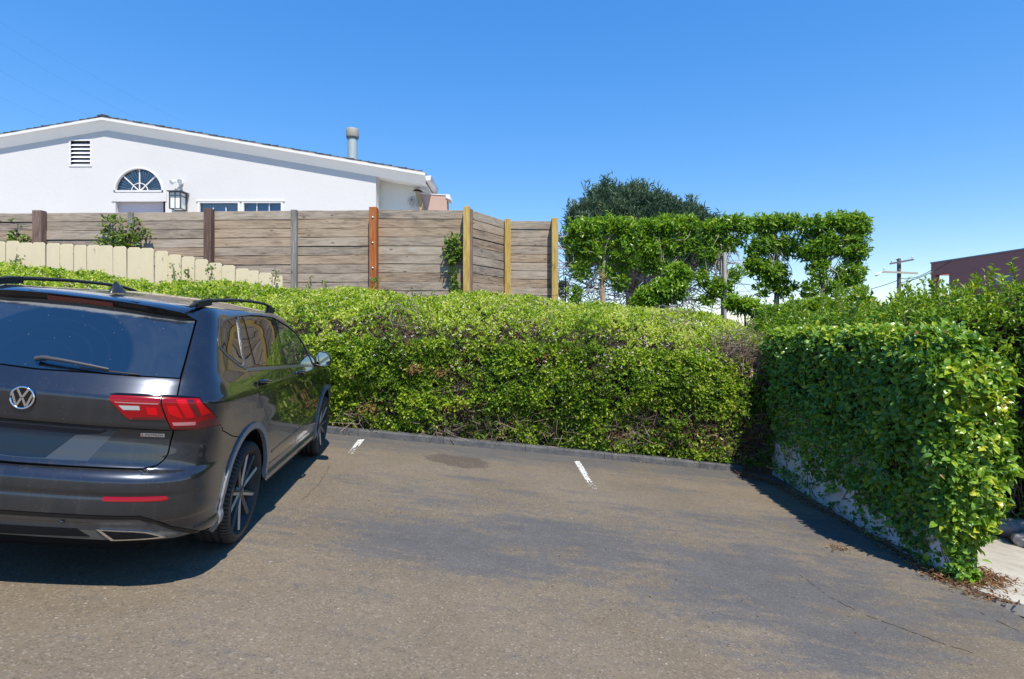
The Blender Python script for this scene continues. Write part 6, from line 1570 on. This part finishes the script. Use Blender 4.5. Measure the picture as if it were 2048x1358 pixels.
# wheels
def wheel_meshes():
    R = .353; wd = .245; h = wd / 2
    prof = [(.276, h - .030), (.280, h - .012), (.292, h - .004), (.308, h), (.326, h - .003), (.338, h - .012), (.347, h - .026), (.352, h - .045)]
    g = []
    for y in (.052, .0, -.052): g += [(.353, y + .010), (.344, y + .007), (.344, y - .007), (.353, y - .010)]
    prof = prof + g + [(r, -y) for r, y in reversed(prof)]
    T = MB().lathe(prof, 64, axis='Y')
    B = MB().lathe([(.276, -h + .03), (.250, -h + .05), (.246, 0), (.252, h - .06), (.268, h - .035), (.276, h - .026), (.281, h - .014)], 48, axis='Y')
    B.lathe([(.001, h - .11), (.17, h - .11), (.17, h - .13)], 32, axis='Y')
    Sp = MB(); Fc = MB()
    for k in range(5):
        for s_, tw in ((-1, .0), (1, .0)):
            t0 = 2 * math.pi * k / 5 + .25; t1 = t0 + s_ * .27
            a0 = t0 + s_ * .16
            r0, r1 = .045, .271
            def pt(r, t, y): return (r * math.sin(t), y, r * math.cos(t))
            yo, yi = h - .022, h - .050
            wa, wb = .020, .019
            def quad(r, t, y, w_): dx = (math.cos(t), -math.sin(t)); p = pt(r, t, y); return [(p[0] + dx[0] * w_, y, p[2] + dx[1] * w_), (p[0] - dx[0] * w_, y, p[2] - dx[1] * w_)]
            A = quad(r0, a0, yi + .004, wa) ; Bq = quad(r1, t1, yo - .004, wb); A2 = quad(r0, a0, yi - .03, wa * .9); B2 = quad(r1, t1, yi - .02, wb * 1.1)
            ridge0 = pt(r0, a0 + s_ * .06, yi + .016); ridge1 = pt(r1, t1 + s_ * .02, yo + .006)
            vs = [A[0], A[1], Bq[0], Bq[1], ridge0, ridge1, A2[0], A2[1], B2[0], B2[1]]
            Sp.add(vs, [(0, 4, 5, 2), (4, 1, 3, 5), (0, 2, 8, 6), (1, 7, 9, 3)])
            e = .0012; up_ = lambda p: (p[0], p[1] + e, p[2])
            mid = lambda a, b, t: tuple(a[i] + (b[i] - a[i]) * t for i in range(3))
            side_ = 0 if s_ < 0 else 1
            Fc.add([up_(mid(vs[side_], vs[4], .12)), up_(mid(vs[side_], vs[4], .9)), up_(mid(vs[2 + side_], vs[5], .9)), up_(mid(vs[2 + side_], vs[5], .12))], [(0, 1, 2, 3)])
    Sp.lathe([(.001, h - .030), (.030, h - .030), (.034, h - .034), (.060, h - .042), (.066, h - .060)], 24, axis='Y')
    return T, B, Sp, Fc
T, Bm, Sp, Fc = wheel_meshes()
first = None
for (x, y) in ((0, -1), (2.79, -1), (0, 1), (2.79, 1)):
    if first is None:
        wh = Bm.build('wheel', simple('wheel_barrel_material', (.035, .035, .036), .6, .3), car); tl = T.build('tyre', tyre_m, wh); sp_ = Sp.build('rim', rim_m, wh); fc_ = Fc.build('rim_face', rim_face, wh); first = [wh, tl, sp_, fc_]
    else:
        c = [o.copy() for o in first]
        for o in c: SC.collection.objects.link(o)
        c[0].parent = car
        for o in c[1:]: o.parent = c[0]
        wh = c[0]
    # wheel modelled with its face towards +y; the right side of the car is -y
    wh.location = (x, y * (.892 - .1225), .353)
    wh.rotation_euler = (0, .5 if x else .1, math.pi if y < 0 else 0)
LOCAL[0] = False
